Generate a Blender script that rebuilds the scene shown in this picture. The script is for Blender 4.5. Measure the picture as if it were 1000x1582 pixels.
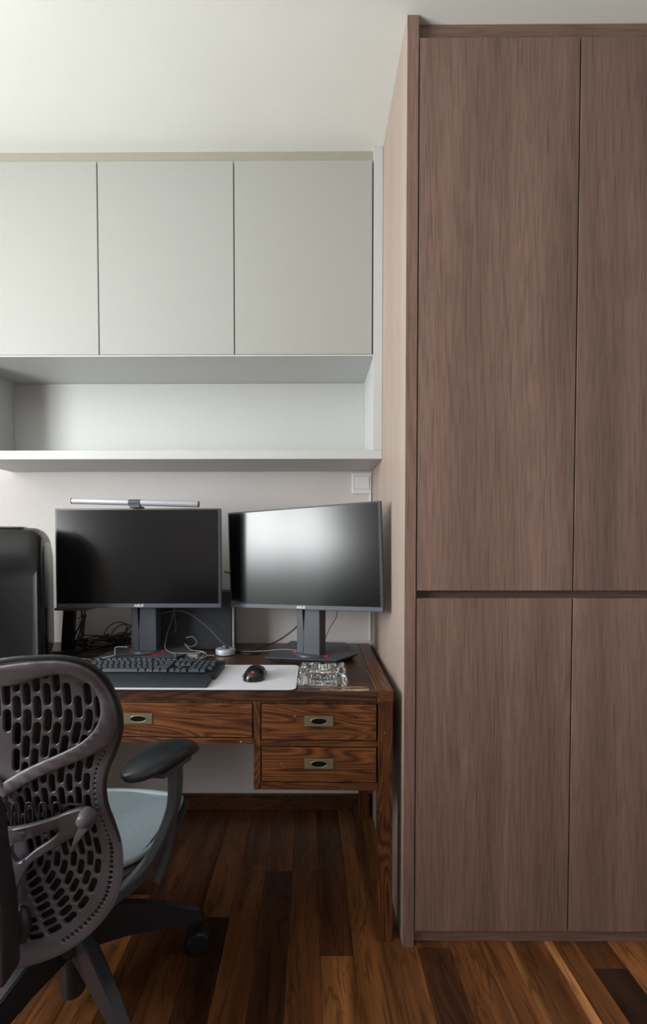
import bpy, bmesh, math, random
from mathutils import Vector, Matrix, noise
R = math.radians
sc = bpy.context.scene
for o in list(bpy.data.objects): bpy.data.objects.remove(o, do_unlink=True)
COL = sc.collection

# ------------------------------------------------------------ camera
FPX, PITCH, ROLL, YAW, SX, SY, CAMH = 694.833, .0265, -.0007, -.0049, -24.014, 72.505, 1.1947
def cam_axes():
    A = Matrix(((math.cos(YAW), -math.sin(YAW), 0), (math.sin(YAW), math.cos(YAW), 0), (0, 0, 1)))
    B = Matrix(((1, 0, 0), (0, math.cos(PITCH), -math.sin(PITCH)), (0, math.sin(PITCH), math.cos(PITCH))))
    M = B @ A
    r, f, u = Vector(M[0]), Vector(M[1]), Vector(M[2])
    c, s = math.cos(ROLL), math.sin(ROLL)
    return c * r + s * u, f, c * u - s * r
CR, CF, CU = cam_axes()
cd = bpy.data.cameras.new('camera'); cam = bpy.data.objects.new('camera', cd); COL.objects.link(cam)
cam.matrix_world = Matrix(((CR.x, CU.x, -CF.x, 0), (CR.y, CU.y, -CF.y, 0), (CR.z, CU.z, -CF.z, CAMH), (0, 0, 0, 1)))
cd.sensor_fit = 'VERTICAL'; cd.sensor_height = 36; cd.sensor_width = 36 * 1000 / 1582
cd.lens = FPX / 1582 * 36
cd.shift_x = -SX / 1582; cd.shift_y = SY / 1582
cd.clip_start = .02
sc.camera = cam

# ------------------------------------------------------------ light
sc.view_settings.view_transform = 'Standard'; sc.view_settings.look = 'None'
sc.view_settings.gamma = 1; sc.view_settings.exposure = 0.0
world = bpy.data.worlds.new('world'); sc.world = world; world.use_nodes = True
world.node_tree.nodes['Background'].inputs[0].default_value = (.78, .92, .84, 1)
world.node_tree.nodes['Background'].inputs[1].default_value = 1.9
def area(name, loc, rot, sx, sy, power, color):
    l = bpy.data.lights.new(name, 'AREA'); l.shape = 'RECTANGLE'; l.size = sx; l.size_y = sy
    l.energy = power; l.color = color
    o = bpy.data.objects.new(name, l); COL.objects.link(o); o.location = loc; o.rotation_euler = rot
    return o
# daylight entering through the window in the left wall
area('window_daylight', (-2.46, .02, 1.72), (0, R(-90), 0), 1.5, 1.30, 76, (.95, .97, 1.0))
# added fill lamp in the same window, tilted up to brighten the ceiling
area('window_ceiling_fill', (-2.44, .02, 1.45), (0, R(-138), 0), .9, 1.28, 66, (.97, 1.0, .98))

# ------------------------------------------------------------ helpers
def tag(o, label=None, cat=None, group=None, kind=None):
    if label: o['label'] = label
    if cat: o['category'] = cat
    if group: o['group'] = group
    if kind: o['kind'] = kind
    return o
def thing(name, label, cat, loc=(0, 0, 0), rz=0, group=None):
    o = bpy.data.objects.new(name, None); COL.objects.link(o); o.empty_display_size = .05
    o.location = loc; o.rotation_euler = (0, 0, rz)
    return tag(o, label, cat, group)
def obj(name, bm, m, parent=None, smooth=None, loc=None, label=None):
    me = bpy.data.meshes.new(name)
    bmesh.ops.recalc_face_normals(bm, faces=bm.faces[:])
    bm.to_mesh(me); bm.free()
    if smooth is not None:
        for p in me.polygons: p.use_smooth = True
        try: me.set_sharp_from_angle(angle=R(smooth))
        except Exception: pass
    for mm in (m if isinstance(m, (list, tuple)) else [m]): me.materials.append(mm)
    o = bpy.data.objects.new(name, me); COL.objects.link(o)
    if parent: o.parent = parent
    if loc: o.location = loc
    if label: o['label'] = label
    return o
def struct(name, bm, m, parent=None, smooth=None):
    o = obj(name, bm, m, parent, smooth)
    if not parent: o['kind'] = 'structure'
    return o
def NB(): return bmesh.new()
def box(bm, x0, x1, y0, y1, z0, z1, bev=0, seg=2, mat=0, M=None):
    t = bmesh.new()
    bmesh.ops.create_cube(t, size=1)
    for v in t.verts:
        v.co = Vector(((x0 + x1) / 2 + v.co.x * (x1 - x0), (y0 + y1) / 2 + v.co.y * (y1 - y0), (z0 + z1) / 2 + v.co.z * (z1 - z0)))
    if bev > 0:
        bmesh.ops.bevel(t, geom=t.edges[:], offset=bev, segments=seg, profile=.5, affect='EDGES')
    merge(bm, t, M, mat); return bm
def merge(bm, t, M=None, mat=0):
    if M is not None: t.transform(M)
    mp = {}
    for v in t.verts: mp[v] = bm.verts.new(v.co)
    for f in t.faces:
        try:
            nf = bm.faces.new([mp[v] for v in f.verts]); nf.smooth = f.smooth; nf.material_index = mat
        except ValueError: pass
    t.free()
def prism(bm, pts, d0, d1, axis='y', bev=0, M=None, mat=0, seg=2):
    """outline extruded along axis. pts are the two other coords in order"""
    t = bmesh.new()
    def mk(p, d):
        return {'y': (p[0], d, p[1]), 'z': (p[0], p[1], d), 'x': (d, p[0], p[1])}[axis]
    a = [t.verts.new(mk(p, d0)) for p in pts]; b = [t.verts.new(mk(p, d1)) for p in pts]
    n = len(pts)
    t.faces.new(a); t.faces.new(b[::-1])
    for i in range(n): t.faces.new((a[i], b[i], b[(i + 1) % n], a[(i + 1) % n]))
    bmesh.ops.recalc_face_normals(t, faces=t.faces[:])
    if bev > 0:
        es = [e for e in t.edges if len(e.link_faces) == 2 and (len(e.link_faces[0].verts) > 4 or len(e.link_faces[1].verts) > 4 or n == 4)]
        bmesh.ops.bevel(t, geom=es, offset=bev, segments=seg, profile=.5, affect='EDGES')
    merge(bm, t, M, mat); return bm
def lathe(bm, prof, c=(0, 0, 0), seg=28, axis='z', M=None, mat=0):
    t = bmesh.new(); rings = []
    for r, h in prof:
        ring = []
        for i in range(seg):
            a = 2 * math.pi * i / seg
            p = {'z': (r * math.cos(a), r * math.sin(a), h), 'y': (r * math.cos(a), h, r * math.sin(a)), 'x': (h, r * math.cos(a), r * math.sin(a))}[axis]
            ring.append(t.verts.new(Vector(p) + Vector(c)))
        rings.append(ring)
    for a, b in zip(rings, rings[1:]):
        for i in range(seg): t.faces.new((a[i], a[(i + 1) % seg], b[(i + 1) % seg], b[i]))
    for rg in (rings[0], rings[-1]):
        try: t.faces.new(rg)
        except ValueError: pass
    bmesh.ops.remove_doubles(t, verts=t.verts[:], dist=1e-6)
    bmesh.ops.recalc_face_normals(t, faces=t.faces[:])
    merge(bm, t, M, mat); return bm
def spline(pts, n=8):
    P = [Vector(p) for p in pts]; P = [2 * P[0] - P[1]] + P + [2 * P[-1] - P[-2]]; out = []
    for i in range(1, len(P) - 2):
        for k in range(n):
            t = k / n; a, b, c, d = P[i - 1], P[i], P[i + 1], P[i + 2]
            out.append(.5 * ((2 * b) + (c - a) * t + (2 * a - 5 * b + 4 * c - d) * t * t + (3 * b - a - 3 * c + d) * t ** 3))
    out.append(P[-2]); return out
def sweep(bm, pts, rad, seg=8, section=None, up=None, mat=0, closed=False):
    """tube or swept section; rad number or list; section list of (a,b) multiplied by rad"""
    P = [Vector(p) for p in pts]; n = len(P)
    sec = section or [(math.cos(2 * math.pi * i / seg), math.sin(2 * math.pi * i / seg)) for i in range(seg)]
    T = []
    for i in range(n):
        if closed: d = P[(i + 1) % n] - P[i - 1]
        else: d = P[min(i + 1, n - 1)] - P[max(i - 1, 0)]
        T.append(d.normalized())
    if up is None:
        up_ = Vector((0, 0, 1)) if abs(T[0].z) < .9 else Vector((1, 0, 0))
    else: up_ = Vector(up)
    N = (up_ - T[0] * up_.dot(T[0])).normalized(); rings = []
    for i in range(n):
        if up is not None: N = Vector(up)
        N = (N - T[i] * N.dot(T[i])).normalized(); Bn = T[i].cross(N)
        r = rad[i] if isinstance(rad, list) else rad
        ra, rb = r if isinstance(r, (list, tuple)) else (r, r)
        rings.append([bm.verts.new(P[i] + Bn * a * ra + N * b * rb) for a, b in sec])
    m = len(sec)
    for i in range(n if closed else n - 1):
        A, B2 = rings[i], rings[(i + 1) % n]
        for j in range(m):
            f = bm.faces.new((A[j], A[(j + 1) % m], B2[(j + 1) % m], B2[j])); f.material_index = mat
    if not closed:
        f = bm.faces.new(rings[0]); f.material_index = mat; f = bm.faces.new(rings[-1][::-1]); f.material_index = mat
    return bm
RR = [(-1, -.7), (-.9, -.93), (-.7, -1), (.7, -1), (.9, -.93), (1, -.7), (1, .7), (.9, .93), (.7, 1), (-.7, 1), (-.9, .93), (-1, .7)]
def ellipsoid(bm, c, r, u=20, v=12, M=None):
    t = bmesh.new(); bmesh.ops.create_uvsphere(t, u_segments=u, v_segments=v, radius=1)
    for q in t.verts: q.co = Vector((q.co.x * r[0], q.co.y * r[1], q.co.z * r[2])) + Vector(c)
    merge(bm, t, M); return bm
def text_bm(s, size, shear=0, extrude=.0004):
    c = bpy.data.curves.new('t', 'FONT'); c.body = s; c.size = size; c.shear = shear; c.extrude = extrude
    c.align_x = 'CENTER'; c.align_y = 'CENTER'; c.resolution_u = 3; c.offset = size * .02
    o = bpy.data.objects.new('t', c); COL.objects.link(o)
    me = bpy.data.meshes.new_from_object(o.evaluated_get(bpy.context.evaluated_depsgraph_get()))
    bm = bmesh.new(); bm.from_mesh(me)
    bpy.data.objects.remove(o); bpy.data.curves.remove(c); bpy.data.meshes.remove(me)
    return bm

# ------------------------------------------------------------ materials
class NT:
    def __init__(s, name):
        s.m = bpy.data.materials.new(name); s.m.use_nodes = True; s.t = s.m.node_tree
        s.b = s.t.nodes['Principled BSDF']
    def n(s, typ, **k):
        nd = s.t.nodes.new(typ)
        for a, v in k.items():
            if a.startswith('i_'): nd.inputs[a[2:].replace('_', ' ')].default_value = v
            else: setattr(nd, a, v)
        return nd
    def l(s, a, b): s.t.links.new(a, b)
    def coord(s, scale=(1, 1, 1), rand=True, src='Object', rot=(0, 0, 0)):
        tc = s.n('ShaderNodeTexCoord'); mp = s.n('ShaderNodeMapping'); mp.inputs['Scale'].default_value = scale
        mp.inputs['Rotation'].default_value = rot
        s.l(tc.outputs[src], mp.inputs['Vector'])
        if rand:
            oi = s.n('ShaderNodeObjectInfo'); mm = s.n('ShaderNodeMath', operation='MULTIPLY'); mm.inputs[1].default_value = 37.0
            s.l(oi.outputs['Random'], mm.inputs[0]); s.l(mm.outputs[0], mp.inputs['Location'])
        return mp.outputs['Vector']
    def noise(s, vec, scale, detail=4, rough=.6, dist=0):
        nd = s.n('ShaderNodeTexNoise'); nd.inputs['Scale'].default_value = scale; nd.inputs['Detail'].default_value = detail
        nd.inputs['Roughness'].default_value = rough; nd.inputs['Distortion'].default_value = dist
        s.l(vec, nd.inputs['Vector']); return nd.outputs['Fac']
    def ramp(s, fac, stops):
        r = s.n('ShaderNodeValToRGB'); el = r.color_ramp.elements
        while len(el) > 1: el.remove(el[-1])
        el[0].position = stops[0][0]; el[0].color = (*stops[0][1], 1)
        for p, c in stops[1:]:
            e = el.new(p); e.color = (*c, 1)
        s.l(fac, r.inputs[0]); return r.outputs[0]
    def mix(s, fac, a, b, mode='MIX'):
        m = s.n('ShaderNodeMix', data_type='RGBA', blend_type=mode)
        for inp, v in ((m.inputs[0], fac), (m.inputs[6], a), (m.inputs[7], b)):
            if hasattr(v, 'is_linked'): s.l(v, inp)
            elif isinstance(v, (int, float)): inp.default_value = v
            else: inp.default_value = (*v, 1)
        return m.outputs[2]
    def math(s, op, a, b=0.0, c=None):
        m = s.n('ShaderNodeMath', operation=op)
        for i, v in enumerate((a, b) + ((c,) if c is not None else ())):
            if hasattr(v, 'is_linked'): s.l(v, m.inputs[i])
            else: m.inputs[i].default_value = v
        return m.outputs[0]
    def bump(s, h, strength=.2, dist=.001):
        b = s.n('ShaderNodeBump'); b.inputs['Strength'].default_value = strength; b.inputs['Distance'].default_value = dist
        s.l(h, b.inputs['Height']); s.l(b.outputs[0], s.b.inputs['Normal'])
def srgb(r, g, b):
    f = lambda c: (c / 255 / 12.92) if c / 255 <= .04045 else ((c / 255 + .055) / 1.055) ** 2.4
    return (f(r), f(g), f(b))
def flat(name, col, rough=.5, metal=0, spec=.5, grain=None, coat=0):
    t = NT(name); t.b.inputs['Base Color'].default_value = (*col, 1); t.b.inputs['Roughness'].default_value = rough
    t.b.inputs['Metallic'].default_value = metal; t.b.inputs['Specular IOR Level'].default_value = spec
    if coat: t.b.inputs['Coat Weight'].default_value = coat; t.b.inputs['Coat Roughness'].default_value = .15
    sc_, st = grain or (900, .06)
    v = t.coord((1, 1, 1), False); nz = t.noise(v, sc_, 2)
    lo = tuple(c * .95 for c in col); hi = tuple(min(1, c * 1.05) for c in col)
    t.l(t.ramp(nz, [(.3, lo), (.7, hi)]), t.b.inputs['Base Color'])
    t.bump(nz, st, .0006)
    return t.m
def plaster(name, col, rough=.85):
    t = NT(name); v = t.coord((1, 1, 1), False)
    n1 = t.noise(v, 2.5, 3); n2 = t.noise(v, 240, 3)
    c1 = tuple(c * .975 for c in col); c2 = tuple(min(1, c * 1.02) for c in col)
    t.l(t.ramp(n1, [(.3, c1), (.7, c2)]), t.b.inputs['Base Color']); t.b.inputs['Roughness'].default_value = rough
    t.bump(n2, .08, .0008); return t.m
def taupe_wood(name, horiz=False, mul=1.0, con=1.0):
    """fine-grained laminate, grain along z (or x)"""
    t = NT(name); s1 = (1, 1, .045) if not horiz else (.045, 1, 1)
    v = t.coord(s1); v2 = t.coord((1, 1, .10) if not horiz else (.10, 1, 1)); v3 = t.coord((1, 1, .015) if not horiz else (.015, 1, 1))
    big = t.noise(v, 9, 3, .55, .6); fine = t.noise(v3, 520, 2, .6); mid = t.noise(v2, 34, 4, .65, 1.6)
    # cathedral figure
    w = t.n('ShaderNodeTexWave', wave_type='RINGS', rings_direction='SPHERICAL'); w.inputs['Scale'].default_value = 22
    w.inputs['Distortion'].default_value = 5.0; w.inputs['Detail'].default_value = 2.5; w.inputs['Detail Scale'].default_value = 1.2
    t.l(t.coord((1, 1, .07) if not horiz else (.07, 1, 1)), w.inputs['Vector'])
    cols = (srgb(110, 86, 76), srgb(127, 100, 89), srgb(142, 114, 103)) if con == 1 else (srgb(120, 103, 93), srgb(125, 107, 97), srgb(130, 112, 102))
    base = t.ramp(big, [(p, tuple(q * mul for q in c0)) for p, c0 in zip((.28, .5, .72), cols)])
    c = t.mix(.32 * con, base, t.ramp(mid, [(.3, (.62, .60, .60)), (.62, (1, 1, 1))]), 'MULTIPLY')
    c = t.mix(.18, c, t.ramp(w.outputs['Fac'], [(0, (.55, .52, .5)), (.5, (1, 1, 1))]), 'MULTIPLY')
    c = t.mix(.58 * con, c, t.ramp(fine, [(.36, (.42, .40, .40)), (.52, (1.05, 1.05, 1.05))]), 'MULTIPLY')
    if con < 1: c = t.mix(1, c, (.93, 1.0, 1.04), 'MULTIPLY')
    t.l(c, t.b.inputs['Base Color']); t.b.inputs['Roughness'].default_value = .52
    t.bump(fine, .25, .0007); return t.m
def pine(name, axis='x', dark=1.0):
    """brown stained pine: grain along x, y or z, cathedral growth rings, knots"""
    t = NT(name); g = {'x': (.09, 1, 1), 'z': (1, 1, .09), 'y': (1, .09, 1)}[axis]
    gl = {'x': (.02, 1, 1), 'z': (1, 1, .02), 'y': (1, .02, 1)}[axis]
    v = t.coord(g)
    n0 = t.noise(v, 9, 2, .5, .6)
    rings = t.math('FRACT', t.math('MULTIPLY', n0, 30.0)); tri = t.math('ABSOLUTE', t.math('SUBTRACT', rings, .5))
    fine = t.noise(t.coord(gl), 260, 3, .7); blot = t.noise(t.coord((.6, 1, 1)), 10, 3)
    c = t.ramp(tri, [(0.0, srgb(66, 36, 20)), (.2, srgb(104, 60, 33)), (.5, srgb(134, 82, 45))])
    c = t.mix(.55, c, t.ramp(blot, [(.3, (.35, .30, .28)), (.62, (1, 1, 1))]), 'MULTIPLY')
    c = t.mix(.5, c, t.ramp(fine, [(.34, (.4, .37, .35)), (.56, (1, 1, 1))]), 'MULTIPLY')
    k = t.n('ShaderNodeTexVoronoi'); k.inputs['Scale'].default_value = 7.5; t.l(t.coord((1, 1, 1)), k.inputs['Vector'])
    c = t.mix(1, c, t.ramp(k.outputs['Distance'], [(.03, (.12, .09, .07)), (.075, (1, 1, 1))]), 'MULTIPLY')
    # pale nicks where the stain is chipped
    nk = t.noise(t.coord((1, 1, 1)), 75, 2, .5); c = t.mix(t.ramp(nk, [(.745, (0, 0, 0)), (.77, (1, 1, 1))]), c, srgb(190, 160, 130))
    if dark != 1.0: c = t.mix(1, c, (dark, dark, dark), 'MULTIPLY')
    t.l(c, t.b.inputs['Base Color']); t.b.inputs['Roughness'].default_value = .38; t.bump(fine, .25, .0006)
    return t.m
def desk_top_mat():
    t = NT('worn stained desk top'); v = t.coord((.09, 1, 1), False)
    fine = t.noise(t.coord((.02, 1, 1), False), 300, 3, .7); n0 = t.noise(v, 14, 3, .5, .8)
    tri = t.math('ABSOLUTE', t.math('SUBTRACT', t.math('FRACT', t.math('MULTIPLY', n0, 11.0)), .5))
    c = t.ramp(tri, [(.03, srgb(48, 30, 21)), (.5, srgb(84, 56, 40))])
    c = t.mix(.6, c, t.ramp(fine, [(.36, (.5, .47, .45)), (.55, (1, 1, 1))]), 'MULTIPLY')
    # worn streaks near the front right corner, running along the grain (a stain with its own place on the top)
    tc = t.n('ShaderNodeTexCoord'); sp = t.n('ShaderNodeSeparateXYZ'); t.l(tc.outputs['Object'], sp.inputs[0])
    def rng(val, a, b, soft):
        m = t.n('ShaderNodeMapRange'); t.l(val, m.inputs[0]); m.inputs[1].default_value = a; m.inputs[2].default_value = a + soft
        m2 = t.n('ShaderNodeMapRange'); t.l(val, m2.inputs[0]); m2.inputs[1].default_value = b - soft; m2.inputs[2].default_value = b; m2.inputs[3].default_value = 1; m2.inputs[4].default_value = 0
        return t.math('MULTIPLY', m.outputs[0], m2.outputs[0])
    gn = t.n('ShaderNodeNewGeometry'); sn = t.n('ShaderNodeSeparateXYZ'); t.l(gn.outputs['Normal'], sn.inputs[0]); upm = t.math('GREATER_THAN', sn.outputs[2], .5)
    reg = t.math('MULTIPLY', rng(sp.outputs[0], -.34, -.03, .05), rng(sp.outputs[1], -.06, .10, .05))
    st = t.n('ShaderNodeTexNoise'); st.inputs['Scale'].default_value = 150; st.inputs['Detail'].default_value = 2
    t.l(t.coord((.03, 1, .2), False), st.inputs['Vector'])
    brk = t.noise(t.coord((1, 1, 1), False), 26, 2)
    mk = t.n('ShaderNodeMapRange'); t.l(t.math('MULTIPLY', t.math('MULTIPLY', reg, st.outputs['Fac']), t.math('ADD', brk, .5)), mk.inputs[0]); mk.inputs[1].default_value = .57; mk.inputs[2].default_value = .62
    seam = t.math('MULTIPLY', t.math('MULTIPLY', rng(sp.outputs[0], -.0515, -.04, .001), rng(sp.outputs[1], -.02, .20, .015)), t.math('GREATER_THAN', brk, .42))
    c = t.mix(t.math('MULTIPLY', upm, t.math('MAXIMUM', mk.outputs[0], seam)), c, srgb(184, 156, 126))
    t.l(c, t.b.inputs['Base Color']); t.b.inputs['Roughness'].default_value = .33; t.bump(fine, .25, .0006)
    return t.m
def floor_mat():
    t = NT('walnut plank floor')
    at = t.n('ShaderNodeAttribute', attribute_name='plank'); sp = t.n('ShaderNodeSeparateColor'); t.l(at.outputs['Color'], sp.inputs[0])
    tc = t.n('ShaderNodeTexCoord')
    off = t.n('ShaderNodeCombineXYZ'); t.l(t.math('MULTIPLY', sp.outputs[2], 50.0), off.inputs[0]); t.l(t.math('MULTIPLY', sp.outputs[2], 91.0), off.inputs[1]); t.l(t.math('MULTIPLY', sp.outputs[2], 33.0), off.inputs[2])
    ad = t.n('ShaderNodeVectorMath', operation='ADD'); t.l(tc.outputs['Object'], ad.inputs[0]); t.l(off.outputs[0], ad.inputs[1])
    def mp(s):
        m = t.n('ShaderNodeMapping'); m.inputs['Scale'].default_value = s; t.l(ad.outputs[0], m.inputs['Vector']); return m.outputs[0]
    n0 = t.noise(mp((1, .12, 1)), 11, 3, .55, .9)
    tri = t.math('ABSOLUTE', t.math('SUBTRACT', t.math('FRACT', t.math('MULTIPLY', n0, 9.0)), .5))
    broad = t.noise(mp((1, .10, 1)), 16, 2, .5, .5)
    fine = t.noise(mp((1, .02, 1)), 260, 3, .7)
    tone = t.ramp(sp.outputs[0], [(0, srgb(40, 26, 18)), (.3, srgb(70, 42, 26)), (.6, srgb(108, 68, 40)), (.85, srgb(138, 92, 54)), (1, srgb(176, 124, 80))])
    c = t.mix(.8, tone, t.ramp(broad, [(.30, (.40, .34, .30)), (.5, (1.0, .97, .93)), (.68, (1.75, 1.62, 1.42))]), 'MULTIPLY')
    c = t.mix(.7, c, t.ramp(tri, [(.02, (.38, .32, .28)), (.17, (1, 1, 1))]), 'MULTIPLY')
    c = t.mix(.5, c, t.ramp(fine, [(.34, (.5, .46, .43)), (.55, (1, 1, 1))]), 'MULTIPLY')
    t.l(c, t.b.inputs['Base Color']); t.b.inputs['Roughness'].default_value = .30
    t.b.inputs['Specular IOR Level'].default_value = .45
    t.bump(fine, .10, .0004); return t.m
def mesh_fabric(name, c0, c1, scale=420):
    t = NT(name); v = t.coord((1, 1, 1), False)
    ck = t.n('ShaderNodeTexBrick'); 
    w1 = t.n('ShaderNodeTexWave', bands_direction='X'); w1.inputs['Scale'].default_value = scale / 6.28 / 1.0; t.l(v, w1.inputs['Vector'])
    w2 = t.n('ShaderNodeTexWave', bands_direction='Y'); w2.inputs['Scale'].default_value = scale / 6.28 / 1.0; t.l(v, w2.inputs['Vector'])
    h = t.math('MULTIPLY', w1.outputs['Fac'], w2.outputs['Fac'])
    t.l(t.ramp(h, [(.1, c0), (.55, c1)]), t.b.inputs['Base Color']); t.b.inputs['Roughness'].default_value = .6
    t.bump(h, .5, .001); return t.m

M = {}
M['wall'] = plaster('warm white wall paint', srgb(205, 199, 197))
M['ceil'] = plaster('white ceiling paint', srgb(226, 227, 221))
M['lacquer'] = flat('pale grey lacquer', srgb(165, 165, 160), .42, grain=(1200, .03))
M['filler'] = flat('grey filler with recess shade painted in', srgb(158, 154, 141), .5)  # shade of the recess above the doors put into the colour
M['lacquer_lifted'] = flat('whiter lacquer with shelf light painted in', srgb(190, 191, 190), .42, grain=(1200, .03))  # whiter carcass, plus missing shelf light put into the colour
M['rearwall'] = plaster('grey paint behind the camera', srgb(190, 184, 180))
M['frame_white'] = flat('white window frame', srgb(225, 226, 226), .4)
M['taupe'] = taupe_wood('taupe oak laminate')
M['taupe_lit'] = taupe_wood('taupe laminate with side light in its colour', False, 2.05, .3)  # lit copy of the door laminate, side light and sheen painted in
M['taupe_h'] = taupe_wood('taupe oak laminate across', True)
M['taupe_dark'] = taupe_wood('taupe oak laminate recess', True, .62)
M['pine_x'] = pine('stained pine along x', 'x')
M['pine_z'] = pine('stained pine upright', 'z', .75)
M['pine_y'] = pine('stained pine end board', 'y', .8)
M['pine_frame'] = pine('stained pine rail', 'x', .72)
M['desktop'] = desk_top_mat()
M['floor'] = floor_mat()
M['basebd'] = pine('dark skirting wood', 'x', .55)
M['black_gap'] = flat('black recess', (.004, .004, .004), .9, spec=.1)
M['brass'] = flat('aged brass', srgb(128, 120, 98), .45, .6, grain=(300, .1))
M['brass_edge'] = flat('polished brass rim', srgb(176, 160, 128), .3, 1.0)
M['mon'] = flat('dark grey monitor plastic', srgb(66, 69, 77), .42)
M['bezel'] = flat('blue grey bezel strip', srgb(72, 77, 86), .4)
M['screen'] = flat('matte black display', (.004, .004, .0045), .20, spec=.45, grain=(3000, .015))
M['white_print'] = flat('white print', srgb(225, 225, 228), .5)
M['green_print'] = flat('green print', srgb(70, 120, 60), .5)
M['red'] = flat('red plastic', srgb(190, 18, 30), .4)
M['alu'] = flat('brushed aluminium', srgb(176, 178, 184), .5, .35)
M['blk'] = flat('black plastic', srgb(22, 23, 25), .42)
M['blkgloss'] = flat('glossy black plastic', srgb(14, 15, 16), .22)
M['case'] = flat('satin black case', srgb(27, 29, 30), .36)
M['box'] = flat('charcoal box paint', srgb(46, 49, 56), .55, grain=(500, .1))
M['cable'] = flat('black cable sheath', srgb(16, 16, 17), .45)
M['wcable'] = flat('white cable sheath', srgb(180, 176, 174), .45)
M['gcable'] = flat('grey cable sheath', srgb(120, 118, 116), .45)
M['key'] = flat('key plastic', srgb(48, 55, 64), .5)
M['kbody'] = flat('keyboard body plastic', srgb(34, 39, 46), .45)
M['wrist'] = flat('soft wrist rest', srgb(38, 45, 54), .5)
M['matwhite'] = flat('white desk mat', srgb(214, 214, 222), .55, grain=(1500, .1))
M['matedge'] = flat('dark mat underside', srgb(40, 40, 42), .7)
M['switch'] = flat('light grey switch plastic', srgb(226, 226, 228), .4)
M['shell'] = flat('graphite chair polymer', srgb(86, 80, 86), .42, grain=(1800, .05))
M['shell2'] = flat('dark graphite chair polymer', srgb(42, 40, 43), .42)
M['armpad'] = flat('black soft arm pad', srgb(36, 42, 48), .27, grain=(1600, .12))
M['armpost'] = flat('grey arm post', srgb(62, 66, 71), .45)
M['seat'] = mesh_fabric('grey blue seat mesh', srgb(92, 103, 113), srgb(190, 203, 212), 620)
M['seatedge'] = flat('pale seat edge fabric', srgb(140, 152, 158), .5, grain=(120, .6))
M['backfab'] = mesh_fabric('dark back mesh', srgb(16, 16, 18), srgb(34, 33, 36), 700)
M['base_metal'] = flat('graphite aluminium base', srgb(52, 52, 58), .28, .5)
M['base_light'] = flat('leg top with reflection painted in', srgb(120, 120, 130), .35, .4)  # unused; window reflection on the leg tops put into the colour
def glass():
    t = NT('clear pressed glass'); t.b.inputs['Base Color'].default_value = (.98, .99, 1, 1); t.b.inputs['Roughness'].default_value = .05
    t.b.inputs['Transmission Weight'].default_value = 1; t.b.inputs['IOR'].default_value = 1.5
    v = t.coord(); t.bump(t.noise(v, 60, 2), .08, .0006); return t.m
M['glass'] = glass()

# ------------------------------------------------------------ room
CEIL = 2.7; YB = 2.0248; XL, XR, YR = -2.4, 2.0, -2.5; TH = .12
b = box(NB(), XL - TH, XR + TH, YR - TH, YB + TH, CEIL, CEIL + .1); struct('ceiling', b, M['ceil'])
b = box(NB(), XL - TH, XR + TH, YB, YB + TH, -.02, CEIL); struct('wall_back', b, M['wall'])
b = box(NB(), XR, XR + TH, YR, YB, -.02, CEIL); struct('wall_right', b, M['wall'])
def wall_hole(bm, a0, a1, z0, z1, h0, h1, g0, g1, f):
    f(bm, a0, h0, z0, z1); f(bm, h1, a1, z0, z1); f(bm, h0, h1, z0, g0); f(bm, h0, h1, g1, z1)
WY0, WY1, WZ0, WZ1 = -.70, .73, .45, 2.52
b = NB(); wall_hole(b, YR, YB, -.02, CEIL, WY0, WY1, WZ0, WZ1, lambda m, a, c, z0, z1: box(m, XL - TH, XL, a, c, z0, z1)); struct('wall_left', b, M['wall'])
b = box(NB(), XL, XR, YR - TH, YR, -.02, CEIL); struct('wall_rear', b, M['rearwall'])
b = NB()
for y in (WY0, (WY0 + WY1) / 2 - .03, WY1 - .06): box(b, XL - .03, XL + .01, y, y + .06, WZ0, WZ1, .004)
for z in (WZ0, WZ1 - .06): box(b, XL - .03, XL + .01, WY0 + .001, WY1 - .001, z, z + .06, .004)
struct('window_1', b, M['frame_white'])
b = box(NB(), XL + .001, .2765, YB - .014, YB - .0005, 0, .072, .003); struct('baseboard_back', b, M['basebd'])

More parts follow.
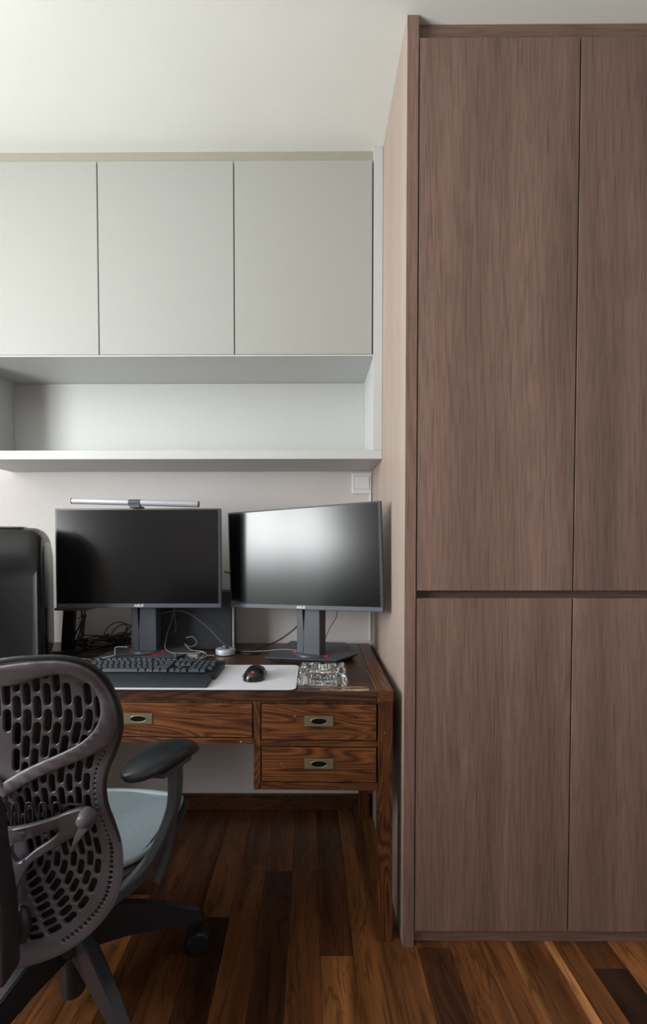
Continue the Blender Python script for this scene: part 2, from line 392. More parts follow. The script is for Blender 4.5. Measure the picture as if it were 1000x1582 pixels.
def make_floor():
    rnd = random.Random(11); bm = NB(); lay = bm.loops.layers.float_color.new('plank')
    pw = .0965; x0 = .0295 - pw * 26; k = 0
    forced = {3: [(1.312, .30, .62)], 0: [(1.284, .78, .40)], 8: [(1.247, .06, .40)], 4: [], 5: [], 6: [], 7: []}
    tones = {0: None}
    while x0 < XR:
        idx = round((x0 - .0295) / pw); x1 = x0 + pw
        if idx in forced and forced[idx]:
            cuts = [YR - .1, -.1, forced[idx][0][0], YB + .01]; tn = [.4, forced[idx][0][1], forced[idx][0][2]]
        else:
            y = YR - .1 - rnd.random() * .8; cuts = [YR - .1]
            while y < YB:
                y += rnd.uniform(.55, 1.3)
                if YR < y < YB - .1: cuts.append(y)
            cuts.append(YB + .01); tn = [rnd.choice([.25, .4, .5, .55, .62, .7]) + rnd.uniform(-.06, .06) for _ in cuts[1:]]
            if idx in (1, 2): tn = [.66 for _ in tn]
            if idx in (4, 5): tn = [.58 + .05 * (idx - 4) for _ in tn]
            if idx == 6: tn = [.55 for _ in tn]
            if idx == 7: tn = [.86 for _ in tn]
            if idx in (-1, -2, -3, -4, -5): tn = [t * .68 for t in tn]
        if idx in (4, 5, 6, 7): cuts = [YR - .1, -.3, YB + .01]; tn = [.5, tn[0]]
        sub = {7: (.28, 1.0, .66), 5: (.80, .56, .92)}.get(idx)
        strips = [(x0, x1, 0, None)] if not sub else [(x0, x0 + pw * sub[0], 1, sub[1]), (x0 + pw * sub[0], x1, 2, sub[2])]
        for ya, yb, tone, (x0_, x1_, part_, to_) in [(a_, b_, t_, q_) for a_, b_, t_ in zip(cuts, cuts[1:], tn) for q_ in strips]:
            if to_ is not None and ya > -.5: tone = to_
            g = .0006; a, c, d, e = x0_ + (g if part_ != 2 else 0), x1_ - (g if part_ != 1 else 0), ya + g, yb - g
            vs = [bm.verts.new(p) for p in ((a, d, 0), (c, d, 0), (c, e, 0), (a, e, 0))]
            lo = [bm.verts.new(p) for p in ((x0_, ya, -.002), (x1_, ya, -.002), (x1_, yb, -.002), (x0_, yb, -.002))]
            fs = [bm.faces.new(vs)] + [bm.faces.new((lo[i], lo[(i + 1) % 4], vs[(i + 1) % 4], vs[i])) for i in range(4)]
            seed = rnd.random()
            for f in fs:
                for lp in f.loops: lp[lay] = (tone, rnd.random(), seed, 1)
        x0 = x1; k += 1
    vs = [bm.verts.new(p) for p in ((XL - .12, YR - .12, -.03), (XR + .12, YR - .12, -.03), (XR + .12, YB + .12, -.03), (XL - .12, YB + .12, -.03))]
    bm.faces.new(vs)
    struct('floor', bm, M['floor'])
make_floor()

# ------------------------------------------------------------ wardrobe
XP = .2765; YW = 1.314
w = thing('wardrobe', 'tall built-in wardrobe in taupe wood grain filling the right side up to the ceiling', 'wardrobe', (XP, YW, 0))
W1 = 1.70  # width
obj('side_panel', box(NB(), 0, .0322, .0015, YB - YW - .001, 0, CEIL - .001), M['taupe_lit'], w, label='taupe side panel with side light in its colour')
obj('edge_band', box(NB(), .0002, .0322, 0, .0015, 0, CEIL - .001), M['taupe'], w)
obj('top_filler', box(NB(), .0325, W1, .024, .044, 2.6405, CEIL - .001, .0005), M['taupe_h'], w)
obj('plinth', box(NB(), .0325, W1, .022, .040, 0, .0445, .0005), M['taupe_h'], w)
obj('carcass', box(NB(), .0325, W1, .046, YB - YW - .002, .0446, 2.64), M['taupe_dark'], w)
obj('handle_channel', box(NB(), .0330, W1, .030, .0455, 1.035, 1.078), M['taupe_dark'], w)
dx = [(.0355, .4895, .4830), (.4935, .967, .967), (.971, 1.445, 1.445)]
edges_up = [(.0360, .4905), (.4945, .9640), (.9680, 1.4380)]
edges_lo = [(.0360, .4900), (.4940, .9640), (.9680, 1.4380)]
for a, c in edges_up: obj('door', box(NB(), a, c, .002, .021, 1.0665, 2.6385, .0012), M['taupe'], w)
for a, c in edges_lo: obj('door', box(NB(), a, c, .002, .021, .0465, 1.0440, .0012), M['taupe'], w)
obj('door', box(NB(), 1.442, W1, .002, .021, .0465, 1.0440, .0012), M['taupe'], w)
obj('door', box(NB(), 1.442, W1, .002, .021, 1.0665, 2.6385, .0012), M['taupe'], w)

# ------------------------------------------------------------ wall cabinet with open shelf
YC = 1.7323; XA = .2402; XLc = -1.3227; ZS = 1.5322; ZA = 1.9244
c = thing('wall_cabinet', 'pale grey handleless wall cabinet with three doors above an open shelf', 'cabinet', (XLc - .02, YB, ZS))
ox, oy, oz = XLc - .02, YB, ZS
def cb(name, x0, x1, y0, y1, z0, z1, bev=.0008, m='lacquer', parent=c):
    return obj(name, box(NB(), x0 - ox, x1 - ox, y0 - oy, y1 - oy, z0 - oz, z1 - oz, bev), M[m], parent)
cb('shelf_board', XLc + .002, XP - .001, YC, YB - .001, ZS, 1.5655, m='lacquer_lifted')
cb('side_panel', XLc - .018, XLc, YC, YB - .001, ZS, CEIL - .001, m='lacquer_lifted')
cb('end_filler', XA + .0005, XP - .001, YC, YB - .001, 1.566, CEIL - .001, m='lacquer_lifted')
cb('carcass', XLc + .001, XA, YC + .022, YB - .002, ZA + .004, CEIL - .002)
cb('carcass_underside', XLc + .001, XA, YC + .002, YB - .002, ZA - .002, ZA + .0035, .0003, m='lacquer_lifted')
cb('top_filler', XLc + .001, XA, YC + .020, YC + .0215, 2.6525, CEIL - .001, .0002, 'filler')
cb('back_panel', XLc + .001, XA, YB - .006, YB - .0015, 1.566, ZA - .003, 0, m='lacquer_lifted')
for a, d in ((XLc + .001, -.8068), (-.8028, -.2898), (-.2858, .2352)):
    cb('door', a, d, YC, YC + .019, ZA + .0045, 2.6500, .0012)

# ------------------------------------------------------------ desk
DR = -.024  # slight turn clockwise
DX, DY = .249, 1.331
desk = thing('desk', 'dark brown stained wooden desk with worn top and recessed brass pulls', 'desk', (DX, DY, 0), R(-1.0))
# local: x from -1.54 (left) to 0 (right), y from 0 (front) to .67
L, DP, TZ = 1.54, .665, .765
top = NB(); box(top, -L + .0485, -.0485, 0, DP, .731, TZ, .0025)
obj('tabletop', top, M['desktop'], desk, loc=(0, 0, 0))
for s in (-.048, -L): obj('end_board', box(NB(), s, s + .048, -.0005, DP, .731, TZ + .0003, .0025), M['pine_y'], desk)
for x in (-.0455, -L + .0015):
    for y in (.002, DP - .048): obj('leg', box(NB(), x, x + .044, y, y + .044, 0, .7305, .002), M['pine_z'], desk)
# rails and dividers
fr = NB()
box(fr, -L + .046, -.046, .004, .024, .7245, .7305, .001)
XD = [(-L + .048, -L + .397), (-1.121, -.4215), (-.397, -.0495)]
# dividers
for x in (-.4205, -1.1425): box(fr, x, x + .0215, .003, .60, .4605, .7305, .0015)
obj('frame', fr, M['pine_z'], desk)
rl = NB()
box(rl, -1.1205, -.421, .003, .024, .600, .6170, .0015)
for a, d in ((-.3985, -.046), (-L + .046, -1.143)):
    box(rl, a, d, .003, .024, .5935, .6110, .0015); box(rl, a, d, .003, .024, .4610, .4830, .0015)
obj('front_rail', rl, M['pine_frame'], desk)
obj('carcass', box(box(box(NB(), -1.12, -.4215, .030, .60, .602, .729), -.398, -.0495, .030, .60, .463, .729), -L + .0495, -1.144, .030, .60, .463, .729), M['black_gap'], desk)
for q in (-.028, -L + .01): obj('side_rail', box(NB(), q, q + .018, .047, DP - .05, .60, .7300), M['pine_y'], desk)
obj('shade_panel', box(NB(), -L + .012, -L + .026, .047, DP - .05, .05, .5985), M['pine_y'], desk)  # added unseen panel, keeps window light from under the desk
def pull(parent, x, z):
    bm = NB(); prism(bm, [(x - .0435, z - .0155), (x + .0435, z - .0155), (x + .0435, z + .0155), (x - .0435, z + .0155)], -.0022, .001, 'y', .0006)
    h = obj('handle', bm, M['brass'], parent, label='aged brass recessed pull plate')
    rim = [(x + .0245 * math.cos(a), -.0024, z + .0095 * math.sin(a)) for a in [2 * math.pi * i / 28 for i in range(28)]]
    obj('rim', sweep(NB(), rim, .0008, 6, closed=True), M['brass_edge'], h, 60)
    bm = NB(); prism(bm, [(x + .0242 * math.cos(a), z + .0092 * math.sin(a)) for a in [2 * math.pi * i / 24 for i in range(24)]], -.0026, .0, 'y')
    obj('cup', bm, M['black_gap'], h)
def drawer(x0, x1, z0, z1):
    d = obj('drawer', box(NB(), x0, x1, .0035, .028, z0, z1, .002), M['pine_x'], desk)
    g = .0
    pull(d, (x0 + x1) / 2, (z0 + z1) / 2 + .004); d.children[0].location = (0, .0035, 0)
    return d
for a, d in ((-.3960, -.0505), (-L + .0505, -1.145)):
    drawer(a, d, .6135, .7215); drawer(a, d, .4855, .5905)
drawer(-1.118, -.4240, .6195, .7225)

# ------------------------------------------------------------ light switch and cable trunking
s = thing('light_switch', 'light grey rocker light switch on the wall below the shelf', 'switch', (.2325, YB - .0005, 1.478))
obj('plate', box(NB(), -.0455, .0415, -.010, 0, -.046, .046, .002), M['switch'], s)
obj('rocker', prism(NB(), [(-.0100, -.022), (-.0100, .030), (-.0135, .030), (-.0105, -.022)], -.034, .030, 'x', 0), M['switch'], s)
obj('surround', sweep(NB(), [(-.036, -.0102, -.026), (.0335, -.0102, -.026), (.0335, -.0102, .033), (-.036, -.0102, .033)], .0008, 6, closed=True), M['gcable'], s)
t = obj('cable_trunking', box(NB(), -.004, .004, -.010, 0, 0, .655, .0015), M['frame_white']); t.location = (.2695, YB - .0005, .776)
tag(t, 'thin white cable trunking running down the wall corner from the light switch', 'trunking')

# ------------------------------------------------------------ monitors
def monitor(loc, rz, label, neck_x, base_loc_fix, green=False, roll=0):
    m = thing('monitor', label, 'monitor', loc, rz)
    zc = 1.1515 - .765; w2, h2 = .3125, .1875; yS = -.075
    bm = box(NB(), -w2, w2, yS, yS + .016, zc - h2, zc + h2, .0025)
    prism(bm, [(yS + .0155, zc - .15), (yS + .040, zc - .10), (yS + .048, zc), (yS + .040, zc + .10), (yS + .0155, zc + .15)], -.24, .24, 'x', .004)
    obj('housing', bm, M['mon'], m, 35)
    bm = box(NB(), -w2 + .002, w2 - .002, yS - .0012, yS + .002, zc - h2 + .0015, zc - h2 + .0165, .0008)
    bz = obj('bezel', bm, M['bezel'], m)
    bm = box(NB(), -w2 + .007, w2 - .011, yS - .0010, yS + .001, zc - h2 + .0172, zc + h2 - .006)
    obj('screen', bm, M['screen'], m)
    tb = text_bm('ASUS', .0135, .25); tb.transform(Matrix.Translation((0, yS - .0016, zc - h2 + .0088)) @ Matrix.Rotation(R(90), 4, 'X') @ Matrix.Diagonal((1.15, 1, 1, 1)))
    obj('logo', tb, M['white_print'], bz, label='white maker lettering')
    tb = text_bm('G-SYNC', .0065, 0); tb.transform(Matrix.Translation((-w2 + .034, yS - .0016, zc - h2 + .0088)) @ Matrix.Rotation(R(90), 4, 'X'))
    obj('emblem_text', tb, M['gcable'], bz)
    e = NB(); prism(e, [(-w2 + .014 + .005 * math.cos(a), zc - h2 + .009 + .003 * math.sin(a)) for a in [2 * math.pi * i / 12 for i in range(12)]], yS - .0016, yS - .001, 'y')
    obj('emblem', e, M['green_print'] if green else M['gcable'], bz)
    bt = NB()
    for i in range(6): box(bt, w2 - .0085, w2 - .0065, yS - .0008, yS + .001, zc - .145 + i * .021, zc - .1428 + i * .021)
    obj('button_marks', bt, M['gcable'], bz)
    if roll:
        Mr = Matrix.Translation((0, 0, zc)) @ Matrix.Rotation(R(roll), 4, 'Y') @ Matrix.Translation((0, 0, -zc))
        for q in list(m.children) + list(bz.children): q.data.transform(Mr)
    # neck: folded upright with a slot
    nk = NB(); ax = neck_x
    prism(nk, [(ax - .050, .018), (ax - .050, .36), (ax - .036, .36), (ax - .020, .10), (ax - .022, .018)], -.022, .012, 'y', .002)
    prism(nk, [(ax - .018, .018), (ax - .018, .10), (ax - .004, .36), (ax + .050, .36), (ax + .050, .018)], -.030, .026, 'y', .003)
    obj('neck', nk, M['mon'], m)
    obj('mount', box(NB(), ax - .05, ax + .055, -.034, .025, .345, .44, .004), M['mon'], m)
    # base plate
    bs = NB()
    pts = [(-.195, -.02), (-.02, -.145), (.155, -.10), (.165, .10), (-.075, .155)]
    if base_loc_fix: pts = base_loc_fix
    t = bmesh.new(); tv = [t.verts.new((p[0], p[1], .021)) for p in pts]; cx = sum(p[0] for p in pts) / 5; cy = sum(p[1] for p in pts) / 5
    mv = [t.verts.new((p[0], p[1], .017)) for p in pts]; bv = [t.verts.new((cx + (p[0] - cx) * .86, cy + (p[1] - cy) * .86, 0)) for p in pts]
    t.faces.new(tv)
    for i in range(5):
        j = (i + 1) % 5; t.faces.new((tv[i], tv[j], mv[j], mv[i])); t.faces.new((mv[i], mv[j], bv[j], bv[i]))
    t.faces.new(bv[::-1]); merge(bs, t)
    base = obj('base', bs, M['mon'], m)
    col = NB(); lathe(col, [(.062, .0205), (.060, .026), (.052, .028), (0, .028)], (ax, 0, 0), 32, mat=0); obj('collar', col, M['mon'], m, 40)
    for a0, a1 in ((158, 188), (-14, 12)):
        bm = NB(); pr = [(ax + .069 * math.cos(R(a)), .069 * math.sin(R(a)), .0205) for a in range(a0, a1 + 1, 5)]
        sweep(bm, pr, (.007, .003), 6, RR); obj('red_ring', bm, M['red'], m, 40, label='red arc beside the neck')
    return m, yS
# left
mon1, _ = monitor((-.648, 1.765 + .0, TZ + .001), 0, 'left monitor facing straight out, with a silver light bar on top', 0.0,
    [(-.150, -.125), (.14, -.125), (.19, -.02), (.12, .095), (-.115, .10)])
bm = text_bm('REPUBLIC', .016, .3); bm.transform(Matrix.Translation((.035, -.075, .0214)) @ Matrix.Diagonal((.9, 1, 1, 1)))
bm.free()
bm = NB()
for i in range(9): prism(bm, [(.008 + i * .0075, -.083), (.0125 + i * .0075, -.083), (.0165 + i * .0075, -.066), (.012 + i * .0075, -.066)], .021, .0218, 'z')
obj('red_marking', bm, M['red'], mon1, label='red slanted marking on the base plate')
# right : turned to face the left
yaw2 = R(-25.6)
nx, ny = math.sin(yaw2), -math.cos(yaw2)   # screen normal
cx, cy = -.040, 1.645
loc2 = (cx - nx * .075, cy - ny * .075, TZ + .001)
c2, s2 = math.cos(-yaw2), math.sin(-yaw2)
def toloc(p): x, y = p[0] - loc2[0], p[1] - loc2[1]; return (c2 * x - s2 * y, s2 * x + c2 * y)
pts2 = [toloc(p) for p in ((-.168, 1.656), (.094, 1.612), (.185, 1.717), (.150, 1.91), (-.083, 1.945))]
mon2, _ = monitor(loc2, yaw2, 'right monitor, turned to the left towards the chair', .012, pts2, True, -1.8)

# light bar
lb = thing('monitor_light_bar', 'slim silver light bar clamped on top of the left monitor', 'lamp', (-.655, 1.703, 1.3415), 0)
bm = NB(); lathe(bm, [(.0, -.236), (.0110, -.236), (.0115, -.234), (.0115, .234), (.0110, .236), (0, .236)], (0, 0, 0), 20, 'x')
bar = obj('tube', bm, M['alu'], lb, 40); bar.location = (0, -.016, .020); bar.rotation_euler = (0, R(1.6), 0)
for sx_ in (-1, 1):
    bm = NB(); lathe(bm, [(0, 0), (.0116, 0), (.0116, .003 * sx_), (0, .003 * sx_)], (0, 0, 0), 20, 'x'); o = obj('end_cap', bm, M['mon'], bar, 40); o.location = (sx_ * .236, 0, 0)
bm = NB(); lathe(bm, [(0, -.022), (.0125, -.022), (.0125, .022), (0, .022)], (0, 0, 0), 20, 'x')
o = obj('clamp', bm, M['mon'], lb, 40); o.location = (-.001, -.016, .0195)
bm = box(NB(), -.020, .020, -.026, -.012, .000, .014, .002); box(bm, -.018, .018, -.012, .030, .0, .008, .002); box(bm, -.016, .016, .014, .030, -.05, .006, .004)
obj('bracket', bm, M['mon'], lb)

# ------------------------------------------------------------ pc tower
pc = thing('computer_tower', 'black computer tower with rounded top at the left end of the desk', 'computer', (-.907, 1.50, TZ + .001), R(24.5))
pw_, pd = .225, .455
def case_ring(bm, y, zt, ins, rt=.040, rb=.008, z0=.006):
    pts = []
    x0, x1 = -pw_ + ins, -ins
    for cx_, cz_, a0, rr in ((x1 - rt, zt - rt, 90, rt), (x1 - rb, z0 + rb, 0, rb), (x0 + rb, z0 + rb, -90, rb), (x0 + rt, zt - rt, -180, rt)):
        for i in range(7): a = R(a0 - 90 * i / 6); pts.append((cx_ + rr * math.cos(a), cz_ + rr * math.sin(a)))
    return [bm.verts.new((p[0], y, p[1])) for p in pts]
def case_body(stn):
    bm = NB(); rs = [case_ring(bm, *q) for q in stn]
    for a, c_ in zip(rs, rs[1:]):
        n_ = len(a)
        for i in range(n_): bm.faces.new((a[i], a[(i + 1) % n_], c_[(i + 1) % n_], c_[i]))
    bm.faces.new(rs[0]); bm.faces.new(rs[-1]); return bm
obj('front_bezel', case_body([(.004, .36, .020), (-.004, .385, .008), (.0, .41, .003), (.012, .436, 0), (.032, .460, 0), (.058, .478, 0), (.078, .487, 0), (.082, .483, .004)]), M['case'], pc, 50)
obj('body', case_body([(.076, .480, .004), (.10, .4885, .002), (.16, .498, .001), (.22, .500, .001), (.28, .498, .001), (.34, .489, .001), (.39, .474, .002), (.43, .452, .003), (.448, .434, .006), (.455, .42, .014)]), M['case'], pc, 50)
side = [(.10, .03), (.10, .40), (.13, .432), (.20, .448), (.30, .446), (.38, .425), (.425, .39), (.425, .03)]
obj('side_panel', prism(NB(), side, -.004, .0012, 'x', .002), M['blkgloss'], pc, 30)
obj('handle_groove', case_body([(.115, .496, .055, .02), (.13, .501, .052, .02), (.20, .5045, .05, .02), (.26, .5035, .05, .02), (.30, .497, .055, .02)]), M['blkgloss'], pc, 50)
for q in (.03, .36): obj('foot', box(NB(), -pw_ + .02, -.02, q, q + .05, 0, .006), M['blk'], pc)

# ------------------------------------------------------------ box behind the monitors
bx = thing('mini_computer', 'dark grey box-shaped computer with a silver edge behind and between the monitors', 'computer', (-.328, 1.872, TZ + .001), R(3))
obj('front_panel', box(NB(), -.30, 0, 0, .012, .0, .242, .003), M['box'], bx)
obj('silver_edge', box(NB(), .0005, .010, .002, .024, .0, .236, .004, 3), M['alu'], bx)
obj('body', box(NB(), -.30, .004, .0125, .125, .0, .240, .006), M['box'], bx)
obj('cable_plug', lathe(NB(), [(0, .2), (.006, .2), (.006, .222), (0, .222)], (-.06, .10, .04), 10), M['blk'], bx)

# ------------------------------------------------------------ small black stand left
st = thing('desk_stand', 'black leaning stand with a flat plate on top, behind the left monitor', 'stand', (-.985, 1.835, TZ + .001))
bm = NB(); sweep(bm, [(-.018, .008, .006), (-.010, 0, .06), (.006, -.012, .176)], [(.024, .010)] * 3, 8, RR, up=(0, 1, 0)); obj('post', bm, M['blk'], st)
obj('plate', box(NB(), -.035, .098, -.055, .04, .176, .1865, .002), M['taupe_h'], st, label='grey brown flat plate')
obj('foot', prism(NB(), [(-.05, -.045), (.06, -.045), (.045, .05), (-.04, .05)], 0, .008, 'z', .002), M['blk'], st)

# ------------------------------------------------------------ volume knob puck
pk = thing('volume_knob', 'round silver-white dial with a small black knob, beside the keyboard end', 'dial', (-.340, 1.792, TZ + .001))
obj('body', lathe(NB(), [(0, 0), (.036, 0), (.039, .002), (.039, .020), (.037, .0225), (0, .0225)], seg=40), M['alu'], pk, 40)
obj('knob', lathe(NB(), [(.013, .0225), (.013, .034), (.0115, .0365), (0, .0365)], seg=28), M['mon'], pk, 40)
obj('ring', lathe(NB(), [(.017, .0226), (.017, .0238), (.0131, .0238)], seg=28), M['gcable'], pk, 40)

# ------------------------------------------------------------ desk mat, mouse
dm = thing('desk_mat', 'white desk mat with rounded corners under the keyboard and mouse', 'mat', (-.50, 1.47, TZ + .0008), R(-.5))
def rrect(x0, x1, y0, y1, r, n=6):
    out = []
    for cx_, cy_, a0 in ((x1 - r, y1 - r, 0), (x0 + r, y1 - r, 90), (x0 + r, y0 + r, 180), (x1 - r, y0 + r, 270)):
        for i in range(n + 1): a = R(a0 + 90 * i / n); out.append((cx_ + r * math.cos(a), cy_ + r * math.sin(a)))
    return out
obj('underside', prism(NB(), rrect(-.461, .461, -.134, .150, .024), 0, .0012, 'z'), M['matedge'], dm)
obj('surface', prism(NB(), rrect(-.458, .458, -.1325, .148, .022), .0012, .0028, 'z', .0004), M['matwhite'], dm)

ms = thing('mouse', 'black computer mouse with a round red emblem on the white mat', 'mouse', (-.181, 1.462, TZ + .004), R(-3))
def mouse_bm():
    bm = bmesh.new(); bmesh.ops.create_uvsphere(bm, u_segments=32, v_segments=20, radius=1)
    for v in bm.verts:
        x, y, z = v.co
        x = math.copysign(abs(x) ** .75, x); y = math.copysign(abs(y) ** .8, y)
        h = .040 * (1 - .32 * max(0, y)) * (1 - .10 * max(0, -y))
        z2 = max(z, -.02) if z < 0 else z ** .72
        wd = .034 * (1 - .14 * math.exp(-((y - .15) / .4) ** 2)) * (1 + .10 * (1 - abs(z)))
        v.co = Vector((x * wd + .003 * z2, y * .060, (z2 if z > 0 else 0) * h))
    return bm
obj('body', mouse_bm(), M['blkgloss'], ms, 50)
e = NB(); ellipsoid(e, (0, 0, 0), (.0046, .0046, .0010), 16, 8); o = obj('emblem', e, M['red'], ms, 50); o.location = (.001, -.046, .0285); o.rotation_euler = (R(52), 0, 0)
obj('scroll_wheel', lathe(NB(), [(0, -.004), (.011, -.004), (.012, 0), (.011, .004), (0, .004)], (0, .034, .026), 20, 'x'), M['blk'], ms, 40)
for sx_ in (-1, 1): obj('side_grip', sweep(NB(), spline([(sx_ * .034, -.04, .012), (sx_ * .033, 0, .014), (sx_ * .034, .035, .012)], 5), .0016, 6), M['gcable'], ms, 40)

# ------------------------------------------------------------ keyboard
kb = thing('keyboard', 'black mechanical keyboard with raised keys and a wrist rest', 'keyboard', (-.305, 1.348, TZ + .004), R(-.6))
KL = .478
bm = NB(); sec = [(0.085, 0), (.085, .014), (.215, .024), (.235, .023), (.237, 0)]
prism(bm, sec, -KL, 0, 'x', .002); obj('body', bm, M['kbody'], kb, 40)
bm = NB(); prism(bm, [(0, 0), (-.002, .006), (.010, .012), (.045, .0165), (.078, .0175), (.0835, .013), (.0835, 0)], -KL + .008, -.008, 'x', .002, seg=3); obj('wrist_rest', bm, M['wrist'], kb, 50)
U1 = .0192; rows = []
xk = lambda u: -KL + .028 + u * U1
r0 = [(0, 1)] + [(2 + i, 1) for i in range(4)] + [(6.5 + i, 1) for i in range(4)] + [(11 + i, 1) for i in range(4)] + [(15.25 + i, 1) for i in range(3)]
r1 = [(i, 1) for i in range(13)] + [(13, 2)] + [(15.25 + i, 1) for i in range(3)] + [(18.5 + i, 1) for i in range(4)]
r2 = [(0, 1.5)] + [(1.5 + i, 1) for i in range(12)] + [(13.5, 1.5)] + [(15.25 + i, 1) for i in range(3)] + [(18.5 + i, 1) for i in range(3)] + [(21.5, 1)]
r3 = [(0, 1.75)] + [(1.75 + i, 1) for i in range(11)] + [(12.75, 2.25)] + [(18.5 + i, 1) for i in range(3)]
r4 = [(0, 2.25)] + [(2.25 + i, 1) for i in range(10)] + [(12.25, 2.75)] + [(16.25, 1)] + [(18.5 + i, 1) for i in range(3)] + [(21.5, 1)]
r5 = [(0, 1.25), (1.25, 1.25), (2.5, 1.25), (3.75, 6.25), (10, 1.25), (11.25, 1.25), (12.5, 1.25), (13.75, 1.25)] + [(15.25 + i, 1) for i in range(3)] + [(18.5, 2), (20.5, 1)]
RY = [.213, .187, .168, .149, .130, .111]
def zb(y): return .014 + (y - .085) * .010 / .13
def keycap(bm, x0, x1, y0, y1, z0, h, mat=0):
    t = bmesh.new(); i = .0025
    a = [t.verts.new(p) for p in ((x0, y0, z0), (x1, y0, z0), (x1, y1, z0), (x0, y1, z0))]
    c_ = [t.verts.new(p) for p in ((x0 + i, y0 + i, z0 + h), (x1 - i, y0 + i, z0 + h), (x1 - i, y1 - i * .6, z0 + h + .0008), (x0 + i, y1 - i * .6, z0 + h + .0008))]
    t.faces.new(c_)
    for k in range(4): t.faces.new((a[k], a[(k + 1) % 4], c_[(k + 1) % 4], c_[k]))
    bmesh.ops.bevel(t, geom=[e for e in t.edges if e.verts[0] in c_ or e.verts[1] in c_], offset=.0008, segments=1, affect='EDGES')
    merge(bm, t, None, mat)
keys = []
for row, y in zip((r0, r1, r2, r3, r4, r5), RY):
    for u, wd in row: keys.append((u, wd, y))
keys.sort(key=lambda k: -k[0])
rest = NB()
for i, (u, wd, y) in enumerate(keys):
    bm = NB() if i < 98 else rest
    keycap(bm, xk(u) + .0006, xk(u + wd) - .0006, y - .0090, y + .0090, zb(y) + .003, .0095)
    if i < 98: obj('key', bm, M['key'], kb)
o = obj('keys', rest, M['key'], kb); o['kind'] = 'stuff'
bm = NB()
for i in range(3): lathe(bm, [(0, 0), (.0012, 0), (.0012, .0006), (0, .0006)], (xk(19 + i), .213, zb(.213) + .001), 8)
obj('indicator', bm, M['white_print'], kb)

# ------------------------------------------------------------ ashtray
at = thing('ashtray', 'square clear glass ashtray with ribbed sides, on the right of the desk', 'ashtray', (.040, 1.445, TZ + .0012), R(-2))
def ashtray():
    bm = NB(); N = 120; hx, hy = .073, .070
    def ringpts(ax, ay, amp, z, rc):
        out = []; per = []
        for side in range(4):
            for i in range(N):
                t = -1 + 2 * i / N; q = (1, t) if side == 0 else (-t, 1) if side == 1 else (-1, -t) if side == 2 else (t, -1)
                e = 0
                if abs(t) < .62: e = amp * (1 + math.cos(t * math.pi * 2 * 6.45)) / 2 - amp * .5
                if abs(t) > .86: e = -amp * (abs(t) - .86) * 9
                px, py = q[0] * ax, q[1] * ay
                if side in (0, 2): px += math.copysign(e, px)
                else: py += math.copysign(e, py)
                out.append(bm.verts.new((px, py, z)))
        return out
    rs = [ringpts(hx * .94, hy * .94, .003, 0, 0), ringpts(hx, hy, .0055, .006, 0), ringpts(hx, hy, .0055, .024, 0), ringpts(hx * .95, hy * .95, .0035, .036, 0), ringpts(hx * .91, hy * .91, .003, .0385, 0),
          ringpts(hx * .72, hy * .72, .003, .037, 0), ringpts(hx * .64, hy * .64, .004, .022, 0), ringpts(hx * .50, hy * .50, .001, .010, 0)]
    n = len(rs[0])
    for a, c_ in zip(rs, rs[1:]):
        for i in range(n): bm.faces.new((a[i], a[(i + 1) % n], c_[(i + 1) % n], c_[i]))
    bm.faces.new(rs[0][::-1]); bm.faces.new(rs[-1])
    for v in rs[4] + rs[3] + rs[5]:
        for ax_, ay_ in ((v.co.x, v.co.y), (v.co.y, v.co.x)):
            if abs(ax_) < .009 and abs(ay_) > .04: v.co.z -= .007 * math.cos(ax_ / .009 * math.pi / 2)
    return bm
obj('glass_body', ashtray(), M['glass'], at, 25)

# ------------------------------------------------------------ cables
def zc_(z): return z
def cable(name, pts, r, mat, label, group=None, n=8):
    bm = sweep(NB(), spline(pts, n), r, 7)
    o = obj(name, bm, M[mat], None, 60); tag(o, label, 'cable', group); return o
rnd = random.Random(5); DZ = TZ + .004
gr = 'tangled black cables at the back of the desk'
for i in range(17):
    x0 = -1.0 + rnd.uniform(-.02, .03); y0 = 1.80 + rnd.uniform(-.02, .14)
    x1 = -.66 + rnd.uniform(-.05, .06)
    pts = []
    if i < 8: pts.append((-1.03 + rnd.uniform(-.005, .02), 1.97, DZ + .22 - i * .018)); pts.append((-1.0 + .02 * rnd.random(), 1.955, DZ + .10 + rnd.uniform(-.03, .03)))
    steps = 6
    for k in range(steps):
        f = k / (steps - 1)
        z = DZ + .004 + rnd.uniform(0, .035) * (1 if i % 2 else .6) + (.03 * math.sin(f * math.pi) if i % 3 == 0 else 0)
        pts.append((x0 + (x1 - x0) * f + rnd.uniform(-.03, .03), y0 + rnd.uniform(-.06, .08) * (1 if k % 2 else -.5) + (.02 if k else 0), z))
    # lie behind the monitor base and behind the small stand, not through them
    pts = [(min(p[0], -.665), min(max(p[1], 1.885 if (p[0] > -.83 or abs(p[0] + .985) < .06) else 1.78), 1.99), max(p[2], DZ)) for p in pts]
    cable('cable', pts, rnd.choice([.0022, .0028, .0034]), 'cable', 'black cable in the tangle between the tower and the left monitor stand', gr)
for k, (cx_, cy_, rr) in enumerate(((-.84, 1.93, .05), (-.80, 1.90, .045), (-.76, 1.94, .04))):
    pts = [(cx_ + rr * math.cos(a), cy_ + rr * .3 * math.sin(a), DZ + .05 + rr * .9 * math.sin(a + .3) + .004 * a) for a in [i * .5 for i in range(13)]]
    pts = [(p[0], min(p[1], 1.995), max(p[2], DZ)) for p in pts]
    cable('cable', pts, .0022, 'cable', 'thin black cable rising in a loop behind the left monitor', 'looping black cables', 4)
cable('cable', [(-.985, 1.70, DZ), (-.95, 1.69, DZ + .012), (-.88, 1.68, DZ + .008), (-.82, 1.67, DZ + .002), (-.815, 1.60, DZ), (-.85, 1.585, DZ)], .0019, 'wcable', 'white cable lying left of the keyboard')
